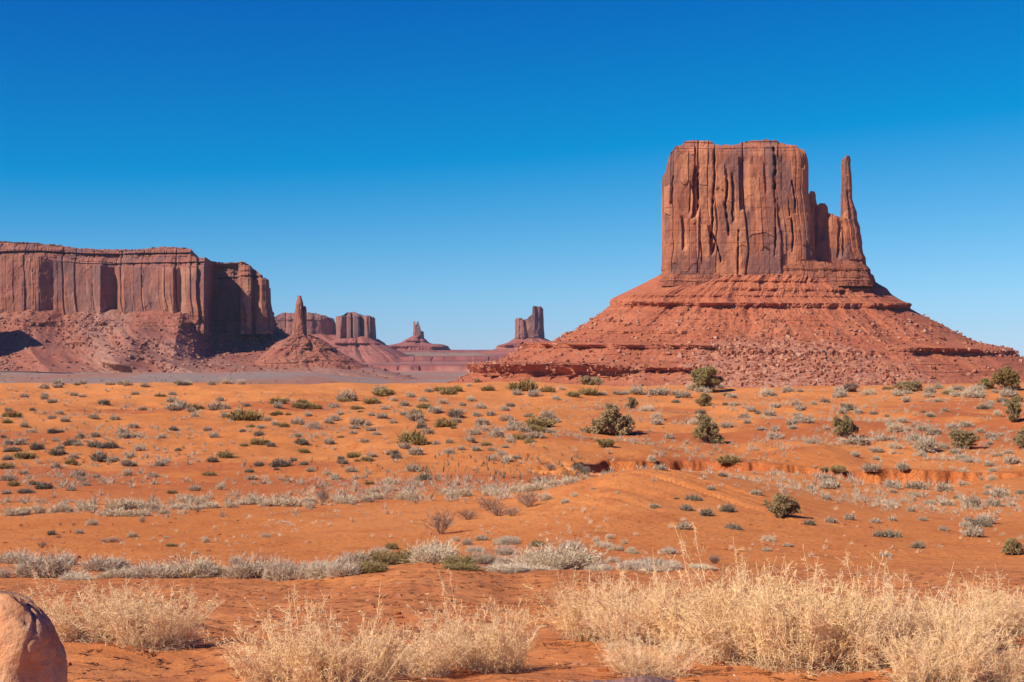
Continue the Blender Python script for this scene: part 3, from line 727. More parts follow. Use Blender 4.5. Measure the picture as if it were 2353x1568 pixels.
rock('rock_tower', M['far'], YD, [(1905, 190), (1905, 320), (1902, 450)], [(2113, 190), (2115, 330), (2122, 430), (2126, 460)], [(1900, 305), (1908, 298), (1916, 284), (1935, 286), (1952, 286), (1961, 299), (1990, 288), (2015, 270), (2032, 262), (2034, 202), (2045, 195), (2062, 192), (2095, 194), (2112, 214)], C2(0, 460)[1], 90, 300, 130, 3.6, [wall(141, 42, 16, 9, 80), lambda c: sst(C2(0, 395)[1], C2(0, 410)[1], c['v']) * beds(143, 14, 10)(c)], fd_, C2, capz=3)
slope_rock('talus_slope', M['far_talus'], YD, [(1902, 432), (1880, 446), (1850, 464), (1775, 484), (1765, 506), (1680, 530), (1550, 570)], [(2124, 430), (2160, 450), (2220, 480), (2320, 530), (2400, 570)], None, C2(0, 575)[1], 100, 320, 100, 2.6, [gully(145, 110, 14), ledge(lambda u: C2(0, 478)[1], 5, 12, None, 14, 20, 146)], fd_, C2, dfun=cone(.8), attrs={'scree': lambda c: 0 * c['u']})

# ---- the stepped plateau below the distant buttes
def plateau():
    us_ = np.linspace(300, 2000, 620)
    st = [(3300, 716), (3700, 706), (4000, 690), (4200, 668), (4215, 645), (4230, 630), (4500, 617), (4850, 611), (4900, 590), (4930, 566), (5200, 556), (5900, 540), (6300, 531), (6330, 519), (7000, 516.5), (8200, 515)]
    ys = np.array([s_[0] for s_ in st], float)
    vs = np.array([C2(0, s_[1])[1] for s_ in st])
    yy = np.unique(np.concatenate([np.linspace(a, b, 14 if b - a < 60 else 12) for a, b in zip(ys[:-1], ys[1:])]))
    U, Yg = np.meshgrid(us_, yy)
    Xg = (U - CU) / F * Yg
    yw = Yg + 60 * fbm(Xg / 260, Yg / 2200, 0, 151, 5) + 30 * (cells(Xg, 0 * Xg, 60, 60, 153)[1] - .5)
    zz = np.interp(yw, ys, (V0 - vs) / F * ys)
    edge = sst(300, 480, U) * (1 - sst(1700, 1980, U))
    zz = -62 + (zz + 62) * edge + 1.2 * fbm(Xg / 60, Yg / 60, 0, 155, 4)
    n1, n2 = U.shape
    I = np.arange(n1 * n2).reshape(n1, n2)
    f = np.stack([I[:-1, :-1], I[:-1, 1:], I[1:, 1:], I[1:, :-1]], -1).reshape(-1, 4)
    green = sst(4940, 5100, Yg) * (1 - sst(6000, 6300, Yg)) * (1 - sst(1080, 1180, U)) + .8 * sst(4480, 4560, Yg) * (1 - sst(4800, 4850, Yg))
    o = link('terrain', mesh('terrain', np.stack([Xg, Yg, zz], -1).reshape(-1, 3), f, M['plateau'], False, {'green': np.clip(green, 0, 1).ravel(), 'pink': sst(3500, 3900, Yg).ravel() * (1 - sst(4150, 4210, Yg)).ravel()}))
    tag(o, kind='structure')
def plateau_mat():
    a = N('banded red plateau')
    bed = a.noise(a.pos((.0008, .0008, .14)), 1.0, 3, .7)
    sp = a.noise(a.pos((1, .4, 1)), .02, 4, .7)
    c = a.mix(a.ramp(bed, .4, .62), (.30, .095, .07), (.21, .07, .058))
    c = a.mix(a.math('MULTIPLY', a.attr('green'), .85), c, a.mix(a.ramp(sp, .52, .64), (.34, .205, .135), (.13, .125, .075)))
    c = a.mix(a.math('MULTIPLY', a.attr('pink'), .8), c, (.44, .19, .125))
    return a.done(c)
M['plateau'] = plateau_mat()
plateau()

# ------------------------------------------------------------------ plants
def tubes(Pt, r, sides=3, seed=0):
    """Pt (N,K,3) polylines, r (N,K) radii -> verts, quads. sides=2 gives flat blades"""
    n_, k_, _ = Pt.shape
    rg = np.random.default_rng(seed)
    t = np.gradient(Pt, axis=1)
    t /= np.linalg.norm(t, axis=2, keepdims=True) + 1e-9
    a = rg.normal(size=(n_, 1, 3))
    u = np.cross(t, a)
    u /= np.linalg.norm(u, axis=2, keepdims=True) + 1e-9
    w = np.cross(t, u)
    ang = np.arange(sides) * 2 * np.pi / sides
    ring = Pt[:, :, None, :] + r[:, :, None, None] * (u[:, :, None, :] * np.cos(ang)[None, None, :, None] + w[:, :, None, :] * np.sin(ang)[None, None, :, None])
    I = np.arange(n_ * k_ * sides).reshape(n_, k_, sides)
    if sides == 2:
        f = np.stack([I[:, :-1, 0], I[:, :-1, 1], I[:, 1:, 1], I[:, 1:, 0]], -1)
    else:
        J = np.roll(I, -1, 2)
        f = np.stack([I[:, :-1], J[:, :-1], J[:, 1:], I[:, 1:]], -1)
    return ring.reshape(-1, 3), f.reshape(-1, 4)
def join(parts):
    vs, fs, off = [], [], 0
    for v, f in parts:
        vs.append(v)
        fs.append(f + off)
        off += len(v)
    return np.vstack(vs), np.vstack(fs)
def unit(v): return v / (np.linalg.norm(v, axis=-1, keepdims=True) + 1e-9)
def sprout(rg, base, dirn, length, K, wob, droop=0.0):
    """polylines growing from base along dirn with a random walk"""
    n_ = len(base)
    pts = [base]
    d = unit(dirn)
    for k in range(K - 1):
        d = unit(d + wob * rg.normal(size=(n_, 3)) + np.array([0, 0, -droop]))
        pts.append(pts[-1] + d * (length / (K - 1))[:, None])
    return np.stack(pts, 1)
def along(rg, Pt, m, lo=.2, hi=1.0):
    """m random stations on every polyline: points and directions there"""
    n_, K, _ = Pt.shape
    q = (lo + (hi - lo) * rg.random((n_, m))) * (K - 1)
    i = np.minimum(q.astype(int), K - 2)
    f = (q - i)[..., None]
    row = np.arange(n_)[:, None]
    a, b = Pt[row, i], Pt[row, i + 1]
    return (a * (1 - f) + b * f).reshape(-1, 3), unit(b - a).reshape(-1, 3), (q / (K - 1)).ravel()

def plant_mat(name, cols, var=.25, rough=.85, trans=0.0):
    a = N(name, rough, .1)
    n1 = a.noise(a.n('TexCoord').outputs['Object'], 6.0, 3, .6)
    c = a.mix(a.ramp(n1, .3, .7), cols[0], cols[1])
    r = a.orand()
    c = a.mix(a.math('MULTIPLY', r, var), c, cols[2])
    if trans: 
        a.b.inputs['Subsurface Weight'].default_value = 0
    return a.done(c)
M['straw'] = plant_mat('straw twigs', [(.88, .61, .33), (.76, .49, .23), (.84, .60, .36)], .5)
M['straw_dark'] = plant_mat('old twigs', [(.46, .31, .18), (.54, .38, .23), (.38, .28, .19)], .5)
M['grey'] = plant_mat('grey shrub', [(.48, .37, .25), (.36, .275, .19), (.56, .44, .31)], .8)
M['dark'] = plant_mat('dark shrub', [(.25, .20, .14), (.19, .15, .10), (.30, .24, .17)], .8)
M['pale'] = plant_mat('pale grass shrub', [(.66, .50, .32), (.54, .41, .26), (.70, .57, .40)], .7)
M['silver'] = plant_mat('silvery stems', [(.56, .43, .30), (.42, .32, .225), (.68, .53, .38)], .8)
M['olive'] = plant_mat('olive shrub', [(.32, .225, .085), (.235, .165, .065), (.39, .28, .12)], .7)
M['bare'] = plant_mat('bare twigs', [(.34, .22, .15), (.26, .165, .12), (.40, .27, .20)], .5)
M['juniper'] = plant_mat('juniper sprays', [(.36, .27, .115), (.25, .19, .075), (.46, .33, .19)], .6)
M['bark'] = plant_mat('grey bark', [(.20, .15, .11), (.13, .10, .075), (.24, .19, .15)], .4)

def mound_mesh(name, seed, n_=420, wide=1.0, tall=.6, blade=.016, mat=None, spread=1.0, sprigs=3):
    """a dome of fine upright stems, one unit across"""
    rg = np.random.default_rng(seed)
    lob = [(0, 0, 1.0)] + [(rg.normal() * .24, rg.normal() * .2, .5 + .35 * rg.random()) for _ in range(3)]
    ll = np.array(lob)[rg.integers(0, 4, n_)]
    a, rr_ = rg.random(n_) * 6.283, np.sqrt(rg.random(n_)) * .16
    base = np.stack([ll[:, 0] * .8 + rr_ * np.cos(a) * ll[:, 2], ll[:, 1] * .8 + rr_ * np.sin(a) * ll[:, 2], 0 * a - .02], -1)
    el = np.arccos(rg.random(n_) ** .7)
    d = np.stack([np.cos(a) * np.sin(el) * spread, np.sin(a) * np.sin(el) * spread, np.cos(el) * tall * 2 * .9 + .08], -1)
    L = .40 * (.55 + .55 * rg.random(n_)) * ll[:, 2] * np.linalg.norm(d, axis=1)
    main = sprout(rg, base, d, L, 4, .14)
    pp, dd, q = along(rg, main, sprigs, .35, 1.0)
    sd = unit(dd + .75 * rg.normal(size=dd.shape) + np.array([0, 0, .25]))
    sub = sprout(rg, pp, sd, .05 + .09 * rg.random(len(pp)), 2, 0)
    r1 = blade * np.linspace(1, .45, 4)[None] * np.ones((n_, 1))
    r2 = blade * .8 * np.array([[1, .5]]) * np.ones((len(pp), 1))
    v, f = join([tubes(main, r1, 2, seed), tubes(sub, r2, 2, seed + 1)])
    v[:, 0] *= wide
    return mesh(name, v, f, mat)
def bare_mesh(name, seed, mat, n_=26):
    rg = np.random.default_rng(seed)
    a = rg.random(n_) * 6.283
    base = np.stack([.06 * np.cos(a), .06 * np.sin(a), 0 * a - .03], -1)
    d = np.stack([np.cos(a) * .75 * rg.random(n_), np.sin(a) * .75 * rg.random(n_), .8 + 0 * a], -1)
    main = sprout(rg, base, d, .6 + .4 * rg.random(n_), 6, .16)
    p1, d1, q1 = along(rg, main, 7, .25, .95)
    s1 = sprout(rg, p1, d1 + .5 * rg.normal(size=d1.shape) + np.array([0, 0, .2]), (.16 + .22 * rg.random(len(p1))) * (1.1 - .5 * q1), 4, .16)
    p2, d2, q2 = along(rg, s1, 4, .2, 1)
    s2 = sprout(rg, p2, d2 + .6 * rg.normal(size=d2.shape) + np.array([0, 0, .2]), .06 + .09 * rg.random(len(p2)), 2, 0)
    v, f = join([tubes(main, .013 * np.linspace(1, .4, 6)[None] * np.ones((n_, 1)), 3, 1), tubes(s1, .007 * np.linspace(1, .5, 4)[None] * np.ones((len(p1), 1)), 3, 2), tubes(s2, .0045 * np.ones((len(p2), 2)), 2, 3)])
    return mesh(name, v, f, mat)

KIND = {   # name, category, group, material, adjective, height over width, mesh options
    'g': ('grey_shrub', 'shrub', 'grey shrubs dotted over the orange sand', 'grey', 'grey', .70, dict(n_=360, blade=.017)),
    'd': ('dark_shrub', 'shrub', 'dark shrubs dotted over the orange sand', 'dark', 'dark brownish', .66, dict(n_=360, blade=.018)),
    'o': ('olive_shrub', 'shrub', 'olive green shrubs on the orange sand', 'olive', 'olive green', .58, dict(n_=380, blade=.017, tall=.55)),
    'l': ('pale_bush', 'bush', 'pale dry bushes on the orange sand', 'pale', 'pale straw-coloured', .66, dict(n_=620, blade=.010, tall=.85, sprigs=4)),
    's': ('silvery_bush', 'bush', 'silvery grey bushes along the sandy rim', 'silver', 'silvery grey', .60, dict(n_=1100, blade=.0055, tall=.8, sprigs=5)),
    'p': ('straw_bush', 'bush', 'straw-coloured bushes along the sandy rim', 'pale', 'straw-coloured', .62, dict(n_=1100, blade=.0055, tall=.85, sprigs=5)),
    'k': ('broom_bush', 'bush', 'olive bushes along the sandy rim', 'olive', 'dense olive', .55, dict(n_=1300, blade=.006, tall=.8, sprigs=5)),
    'b': ('bare_shrub', 'shrub', 'leafless shrubs by the sandy wash', 'bare', 'leafless brown', 1.0, None),
}
VAR = {}
def variants(t):
    if t not in VAR:
        nm, _, _, mt_, _, _, op = KIND[t]
        if t == 'b': VAR[t] = [bare_mesh(nm, 900 + i, M[mt_]) for i in range(4)]
        else: VAR[t] = [mound_mesh(nm, 300 + 13 * i + ord(t), mat=M[mt_], **op) for i in range(6 if t in 'gd' else 4)]
    return VAR[t]

SPOTS = []                                              # (u, v, width in px, kind, height in px or None)
def spots(T, sc, txt):
    for e in txt.split(';'):
        e = e.split()
        if len(e) < 4: continue
        x, y, w, t = float(e[0]), float(e[1]), float(e[2]), e[3]
        h = float(e[4]) / sc * .91914 if len(e) > 4 else None
        SPOTS.append((*T(x, y), w / sc * .91914, t, h))
SA, SB, SD, SE = 2.736, 2.6144, 2.6144, 2.6144
spots(crop(0, 930, SA), SA, """730 52 90 o;745 92 60 g;870 97 70 g;990 107 70 g;1115 72 70 o;1235 60 100 o;1245 94 80 d;1330 74 60 g;1440 58 90 o;1440 92 60 g;1530 82 60 l;1640 87 60 l;1580 82 50 g;1995 78 40 d;
60 127 50 g;110 137 40 g;180 137 40 g;290 115 80 g;380 110 80 g;585 110 50 g;90 180 40 g;155 178 60 g;300 168 60 g;300 190 60 g;450 150 50 g;500 165 60 g;560 175 60 g;355 215 70 g;440 230 40 g;710 228 85 d;860 183 50 g;915 158 60 g;730 138 50 g;1100 170 70 o;1175 160 60 g;1175 210 95 g;1190 268 130 g;1240 248 100 g;1315 262 100 o;1300 278 70 g;1330 308 60 g;1385 283 40 g;1245 328 50 g;1500 205 60 g;1480 262 120 g;1545 258 60 g;1650 220 50 g;1690 238 50 d;1635 248 40 g;1630 288 70 g;1530 315 70 g;1890 220 100 o;1950 205 60 g;1900 250 80 g;1900 298 80 o;1965 298 40 o;2060 215 70 o;2090 245 110 o;2030 250 90 o;2160 255 90 o;2100 305 60 g;2285 245 70 g;2330 290 50 g;2330 195 60 g;
20 228 40 g;55 272 60 g;75 312 120 o;45 352 70 o;220 268 40 d;400 288 60 g;350 324 60 g;295 338 40 g;440 345 60 g;630 322 70 g;780 334 60 g;855 248 50 g;830 258 50 g;905 232 50 g;870 242 40 g;965 265 60 g;1030 270 40 g;
20 452 40 d;165 382 60 g;245 394 50 g;200 418 60 g;355 424 75 d;405 415 50 d;460 400 50 g;540 455 65 g;590 432 30 g;650 448 65 g;380 478 60 g;185 468 50 g;835 424 80 g;850 454 90 g;935 450 70 g;1000 454 50 g;910 384 65 g;1035 392 40 g;1075 384 40 g;1105 454 60 g;1180 404 60 d;1290 393 50 g;1320 417 40 g;1415 405 60 g;1455 452 70 g;1660 414 40 d;1705 412 50 g;1690 335 180 o;1710 384 70 o;1830 338 60 g;1880 368 60 g;1935 380 70 o;1790 388 60 g;1770 438 70 d;2030 362 80 g;2140 388 70 g;2060 333 50 g;2245 352 60 g;2300 337 60 g;2210 438 50 g;2130 443 40 g;2040 448 60 g;2135 478 50 g;2050 498 80 d;2250 495 60 g;2300 417 40 g;2330 452 40 o;
45 502 80 g;130 500 80 g;65 548 80 d;245 535 95 d;310 548 50 g;150 595 130 o;55 604 60 d;385 573 100 d;405 527 60 g;480 504 90 d;530 508 60 g;640 518 90 d;690 525 60 d;760 526 80 d;835 527 50 g;880 492 50 g;955 544 80 g;740 474 50 g;545 568 50 g;500 598 70 g;335 618 50 g;370 660 70 g;480 635 80 o;670 608 115 d;775 620 75 g;870 648 85 d;880 589 70 g;635 648 50 g;40 665 100 o;155 638 40 g;200 668 40 g;155 703 60 g;50 746 90 g;85 785 80 o;225 775 60 d;205 713 30 g;300 803 100 d;40 838 60 g;165 833 80 d;480 814 65 g;445 748 50 g;530 714 85 g;555 748 60 g;575 779 70 g;655 724 60 g;870 712 70 l;955 693 50 g;680 773 50 g;740 692 25 g;1010 583 40 g;1080 645 80 g;1140 623 60 g;1050 718 60 g;1120 724 50 g;1130 534 50 g;1220 543 40 d;1315 503 50 g;1510 508 50 g;1445 620 80 d;1530 590 110 o;1770 502 110 o;1850 514 60 d;1670 508 50 o;1430 713 80 o;1285 748 50 g;1620 583 30 g;1660 618 40 g;1765 650 70 d;1915 652 100 d;1890 674 40 d;1710 689 55 d;1720 739 75 g;1805 728 50 g;1810 603 40 g;2005 613 50 d;2085 638 50 d;2075 554 70 o;2125 684 70 g;2215 708 40 g;2290 734 60 g;2330 628 60 d;2330 600 50 d;1165 833 60 o;1330 813 80 g;1505 806 70 l;
70 985 140 l 70;160 975 90 l 60;250 968 90 l 75;415 962 110 l 75;575 950 130 l 70;790 945 160 l 85;890 938 150 l 80;800 990 220 l 65;1020 938 90 l 60;1120 975 90 l 50;1250 888 120 l 65;1365 912 80 l 65;1220 936 110 l 50;1320 948 80 l 45;1430 934 120 l 50;1570 930 80 l 55;1650 912 90 l 45;1740 908 150 l 85;1880 920 130 l 75;2000 922 130 l 75;2100 902 110 l 60;2110 932 70 l;2320 902 80 l 55;
2205 895 70 b 115;630 1052 80 l;350 1118 60 d;535 1108 60 g;970 1033 60 b 45;745 1168 150 b 40;895 1133 50 l;1130 1142 30 l;1400 1168 50 l 60;1165 1197 70 o;1815 1133 60 g;1335 1247 30 l;140 1062 20 b 30;410 1052 20 b 30;500 1052 30 b 25;400 1138 40 b 30""")
spots(crop(800, 930, SB), SB, """180 192 140 g;150 196 80 o;330 212 120 o;425 157 140 o;395 130 90 g;590 168 70 g;480 192 40 l;550 222 70 g;690 240 100 o;665 194 60 g;805 208 60 g;930 223 50 g;985 193 50 l;835 150 110 o;780 128 90 o;900 130 80 o;705 135 60 g;1110 124 80 o;1360 128 160 o;1490 133 90 o;1290 154 70 g;1400 164 90 g;1575 120 50 l;970 97 40 l;
1540 182 60 g;1610 193 40 g;1660 163 100 o;1770 157 120 o;1850 153 60 g;1940 153 60 g;1990 153 60 g;2080 154 120 g;2180 154 90 g;2250 154 100 g;2330 154 80 g;
95 238 60 g;130 283 50 g;235 247 80 o;265 264 40 o;425 248 50 g;330 288 50 g;405 308 70 g;550 288 60 g;630 272 70 o;760 273 90 g;915 278 60 g;870 300 80 d;885 334 70 g;620 324 110 g;660 338 50 g;665 374 70 d;800 360 110 o;870 374 40 o;715 408 70 g;475 338 50 g;50 338 60 g;95 322 70 g;240 349 90 g;215 374 60 g;215 408 50 g;310 354 60 g;330 388 60 g;365 414 50 g;105 403 30 g;20 418 40 g;285 463 60 g;425 443 40 g;450 468 40 g;50 473 60 g;1020 294 70 g;1045 244 70 g;1120 288 70 g;1205 254 70 g;1240 228 60 d;1210 324 80 g;1060 349 80 g;1025 368 40 g;1160 375 40 g;1080 389 50 g;1250 354 70 g;1300 358 60 g;1265 384 90 g;1215 383 40 g;1360 298 70 g;1490 314 100 g;1550 333 50 g;1410 358 150 o;1345 398 90 g;1390 393 90 o;1450 398 70 o;1400 436 100 g;1510 403 60 g;1530 418 40 g;1310 444 110 o;1380 464 60 o;1245 464 60 g;1000 414 90 g;975 458 60 g;1085 483 70 o;1150 428 100 g;1015 518 70 g;920 514 50 g;1120 518 50 g;1210 498 50 g;845 468 50 g;760 478 50 g;600 474 180 o;540 503 80 g;485 543 70 d;490 568 60 d;630 544 90 g;850 538 70 g;1190 551 60 g;1285 568 60 g;1135 581 60 l;1225 588 70 l;1370 604 40 g;225 560 90 o;300 584 70 o;240 588 40 o;345 558 50 g;120 563 40 g;145 604 50 d;195 659 70 g;615 654 100 g;100 703 60 g;25 673 40 g;450 738 100 l 55;315 738 60 o;680 708 80 d;
170 860 140 l 70;290 853 70 l 60;365 838 90 l 60;355 793 70 l;555 838 100 l 75;830 803 90 l 60;850 828 70 l;940 818 90 l 65;1100 776 90 g;1170 808 90 l 60;1100 808 70 l;1290 788 100 l 65;1440 726 110 g 65;1425 776 120 l 60;1530 753 110 l 60;1625 734 90 l 65;1470 845 90 l 70;1360 786 80 l;
1365 886 150 b 140;1110 905 140 b 110;1160 945 130 b 75;1255 943 110 b 80;965 968 120 b 90;790 1062 180 b 190;25 858 60 b 110;
1725 663 60 d 70;1690 643 60 d 50;1500 660 60 b 60;2170 614 60 l;2230 643 70 g;1780 768 30 l;1945 798 30 l;1605 858 50 l;1665 818 50 l;2190 893 70 g;2330 833 40 o;2340 1008 30 g;1895 1093 50 l;1805 1113 50 l;1820 1146 50 l;1870 1153 60 l;2280 1186 80 g;1935 1170 60 l;2035 1186 60 l;1990 1125 40 l;1050 1104 70 g;1160 1134 60 l;960 1134 50 g;1100 1053 30 l;890 1110 50 l;1230 1130 100 s 65""")
spots(crop(1660, 900, SB), SB, """975 550 80 g 55;640 463 70 g 45;730 518 100 g;730 468 60 g;410 445 80 g 60;35 518 60 g;520 382 70 g;690 368 90 g;890 334 70 g;1200 334 90 d;545 418 50 g;610 358 40 d;460 303 70 g;400 298 40 d;845 454 60 g;930 416 90 g;865 418 50 g;1060 458 50 g;1485 433 60 g;1565 413 70 g;1520 475 110 l;1590 468 60 l;1490 528 60 g;1410 534 80 g;1700 468 90 g;1770 490 90 g;1655 530 110 g;1720 565 110 g;1730 606 150 g;1690 634 60 g;1835 584 60 g;1395 608 80 g;1390 658 50 g;1250 634 60 g;1500 584 60 l;1905 618 60 g;1960 655 90 g;1995 672 60 g;1990 440 80 g;1890 454 80 g;2065 478 60 g;2140 518 90 g;2200 498 50 g;2130 558 40 d;2255 613 60 g;2190 633 50 g;2280 684 100 g;2130 698 70 g;2150 733 50 g;445 714 120 o;385 763 50 d;765 744 50 g;990 738 50 g;1060 743 50 o;1145 753 90 o;1080 798 110 g;1090 845 130 g;1225 803 50 g;1375 806 110 g;1495 838 110 g;1560 808 80 g;1655 846 120 g;1830 862 120 g;1910 873 40 g;1935 803 50 g;2145 790 60 l;2200 898 120 g;2120 883 60 g;2335 878 60 d;2270 918 50 g;2015 964 120 g;2160 958 90 g;2275 958 60 g;1960 918 40 g;2040 918 50 g;1640 896 80 g;1750 963 50 g;1850 953 90 g;1450 948 50 l;310 853 60 g;605 883 70 g;855 853 50 g;205 923 80 d;150 988 80 d;285 1023 90 d;425 998 100 d;130 1110 100 g;465 1110 90 d;695 1190 70 l 55;810 1223 60 g;680 1253 60 g;1460 1288 70 g;1245 1298 40 g;1675 1233 70 d;1800 1228 50 g;1450 1160 120 d;1215 1048 70 g;1495 1053 60 g;1390 1068 70 g;1100 1068 70 g;2030 1158 130 g;2060 1090 120 d;2120 1072 120 g;1990 1053 60 g;2330 1173 40 g;2210 1148 50 g;1835 1118 60 g;1620 993 60 g;1700 1053 60 g;335 1335 70 b 70;60 1355 100 s 60;35 1270 80 g;1260 555 190 g 75;1860 500 10 g""")
spots(crop(0, 1340, SD), SD, """100 182 200 s 105;290 272 330 s 200;420 190 140 s 100;640 232 290 s 120;960 275 260 s 130;1240 272 340 p 155;1330 275 160 s 90;1440 268 120 k 75;1530 182 60 p 70;1640 278 270 s 190;1830 292 170 s 180;1990 278 200 s 125;2120 275 220 p 110;2290 215 220 s 120;15 275 90 s 90;10 180 80 k 70;760 275 200 p 80;480 290 200 p 60;270 80 60 b 60""")
spots(crop(560, 1340, SD), SD, """640 275 200 p 130;760 268 200 s 110;860 205 220 s 120;1000 195 260 k 110;950 240 220 k 80;1095 90 80 k 55;1180 180 240 k 115;1010 120 120 s 60;1370 172 300 p 150;1540 205 210 k 90;1640 108 120 s 55;1690 185 190 s 110;1840 125 150 s 80;1870 208 160 s 95;1790 62 60 p;1870 50 110 s 55;1590 62 70 s;1680 32 60 g;2050 68 100 k 50;2200 215 400 p 190;2110 215 240 p 110;2290 100 140 s 95;1790 235 240 p 50;1980 235 260 p 60;1560 225 200 k 50""")
spots(crop(1340, 1340, 3.565), 3.565, """560 315 220 s 85;690 235 130 s 60;900 310 260 s 110;1020 285 300 s 110;1090 320 220 s 70;1230 305 160 s 90;1480 290 180 p 45;480 280 200 s 70;130 285 300 p 60;1590 250 110 b 100;1190 155 110 s 60;860 160 90 p 45;630 115 90 p;560 95 70 p""")

LANDM = []
def juniper(u, v, w, h, lobes, label, seed, trunk=True, dense=1.0, group=None, mat='juniper', nm='juniper_tree', cat='tree'):
    y = first_y(u, v)
    if y is None: y = 300.0
    k = y / F
    W, H = w * k, h * k
    x = (u - CU) * k
    z = float(height(x, y))
    root = empty(nm, (x, y, z))
    tag(root, label, cat, group)
    rg = np.random.default_rng(seed)
    big_ = np.array(lobes, float)
    lb = np.vstack([[(b_[0] + rg.normal() * b_[2] * .46, min(max(b_[1] + rg.normal() * b_[3] * .46, .10), .90), b_[2] * rg.uniform(.34, .70), b_[3] * rg.uniform(.30, .62)) for _ in range(7)] for b_ in big_])
    # x, height, radius x, radius z: shares of W and H
    C = np.stack([lb[:, 0] * W, rg.normal(0, .13, len(lb)) * W, lb[:, 1] * H], -1)
    Rd = np.stack([lb[:, 2] * W, (.5 * lb[:, 2] + .12) * W, lb[:, 3] * H], -1)
    # trunk and limbs
    lim = []
    for c in C:
        lim.append(np.linspace(np.array([0, 0, -.1]), c, 6) + rg.normal(0, .03, (6, 3)) * W * np.linspace(0, 1, 6)[:, None])
    lim = np.array(lim)
    p1, d1, _ = along(rg, lim, 8, .35, 1)
    s1 = sprout(rg, p1, d1 + .8 * rg.normal(size=d1.shape), .20 * W * (.5 + rg.random(len(p1))), 4, .2)
    v_, f_ = join([tubes(lim, .028 * H * np.linspace(1.2, .35, 6)[None] * np.ones((len(lim), 1)), 6, 1), tubes(s1, .008 * H * np.linspace(1, .4, 4)[None] * np.ones((len(p1), 1)), 3, 2)])
    link('trunk', mesh('trunk', v_, f_, M['bark'], True), root)
    # sprays of scale leaves on tufts
    nt = int(150 * dense * len(lb) ** .5)
    wgt = lb[:, 2] * lb[:, 3]
    ii = rg.choice(len(lb), nt, p=wgt / wgt.sum())
    q = unit(rg.normal(size=(nt, 3))) * (rg.random(nt) ** .45)[:, None]
    tc = C[ii] + q * Rd[ii]
    tc[:, 2] = np.maximum(tc[:, 2], .03 * H)
    m = 16
    base = np.repeat(tc, m, 0) + rg.normal(0, .016 * W, (nt * m, 3))
    out = np.repeat(unit(q + np.array([0, 0, .5])), m, 0)
    sz = .050 * max(W, H) * (.5 + .8 * rg.random(nt * m))
    sp_ = sprout(rg, base, out + .8 * rg.normal(size=base.shape), sz, 3, .2)
    v2, f2 = tubes(sp_, sz[:, None] * np.array([[.16, .2, .05]]), 2, seed)
    link('crown', mesh('crown', v2, f2, M[mat], False), root)
    LANDM.append((u, v, label))
    return root
def TB(x, y): return crop(800, 930, SB)(x, y)
def TC(x, y): return crop(1660, 900, SB)(x, y)
def jn(T, x, y, w, h, lobes, label, seed, **k):
    u, v = T(x, y)
    return juniper(u, v, w / SB * .91914, h / SB * .91914, lobes, label, seed, **k)
BIG = [(-.25, .36, .24, .26), (.02, .72, .22, .24), (.10, .42, .26, .28), (.27, .40, .20, .28), (-.05, .28, .3, .22), (.33, .2, .16, .16), (-.33, .2, .14, .15)]
ROUND = [(0, .5, .42, .42), (-.2, .35, .28, .3), (.22, .4, .27, .3), (0, .75, .25, .2)]
GJ = 'junipers growing on the orange sand'
jn(TB, 1905, 415, 290, 208, BIG, 'largest juniper on the sand, broad and brownish with a domed top, above the cut bank', 1, group=GJ)
jn(TC, 275, 205, 200, 155, [(-.18, .55, .30, .38), (.1, .72, .28, .24), (.22, .45, .22, .24), (-.25, .25, .22, .22), (.40, .42, .12, .14)], 'dark green juniper standing on the dune crest at the foot of the butte talus', 2, dense=1.5, group=GJ)
jn(TC, 290, 545, 195, 185, [(-.15, .55, .26, .36), (.1, .5, .3, .40), (.25, .38, .24, .30), (-.25, .28, .22, .24), (-.05, .82, .12, .16)], 'bushy upright green juniper to the right of the largest juniper', 3, dense=1.3, group=GJ)
jn(TC, 1185, 505, 165, 155, [(-.1, .55, .28, .34), (.12, .75, .16, .24), (.2, .35, .28, .30), (-.25, .3, .22, .22)], 'pale grey-green juniper with a pointed top behind a wide grey shrub', 4, group=GJ)
jn(TC, 1955, 580, 190, 125, [(-.18, .48, .3, .4), (.2, .45, .3, .38), (0, .6, .3, .34)], 'low wide juniper on the right-hand slope among grey shrubs', 5, dense=1.3, group=GJ)
jn(TC, 2295, 410, 105, 165, [(0, .72, .4, .24), (.1, .5, .28, .2), (.05, .18, .36, .2), (-.2, .6, .3, .2)], 'tall gaunt juniper with bare limbs showing in its middle, near the right edge', 6, dense=.8, group=GJ)
jn(TC, 2345, 580, 110, 145, ROUND, 'dark upright juniper cut off by the right edge of the view', 7, dense=1.1, group=GJ)
jn(TC, 775, 1030, 195, 155, [(-.18, .6, .3, .34), (.15, .6, .28, .32), (.28, .35, .24, .26), (-.2, .3, .28, .24), (0, .45, .3, .3)], 'round juniper alone on the open sand below the cut bank', 8, dense=1.1, group=GJ)
jn(TC, 2290, 1275, 150, 98, [(-.1, .5, .36, .4), (.25, .45, .3, .36), (-.3, .35, .2, .3)], 'low spreading juniper on the open sand at the right edge, nearest of all junipers', 9, dense=1.1, group=GJ)
jn(TC, 2240, 198, 190, 155, [(0, .6, .45, .34), (-.22, .55, .28, .26), (.24, .55, .26, .26), (0, .82, .3, .16)], 'wide fan-shaped juniper on a short trunk on the far crest at the right', 10, dense=.8, group=GJ, mat='olive')
jn(TC, 2105, 193, 120, 72, ROUND, 'small dark round juniper beside the fan-shaped juniper on the crest', 11, dense=1.2, group=GJ)
jn(TC, 1600, 208, 160, 82, [(-.2, .45, .32, .42), (.22, .5, .3, .42), (0, .5, .3, .36)], 'low spiky olive juniper on the crest between pale grass clumps', 12, group=GJ)
jn(TC, 262, 303, 100, 88, ROUND, 'small round juniper just below the dark green juniper of the crest', 13, group=GJ, mat='olive')
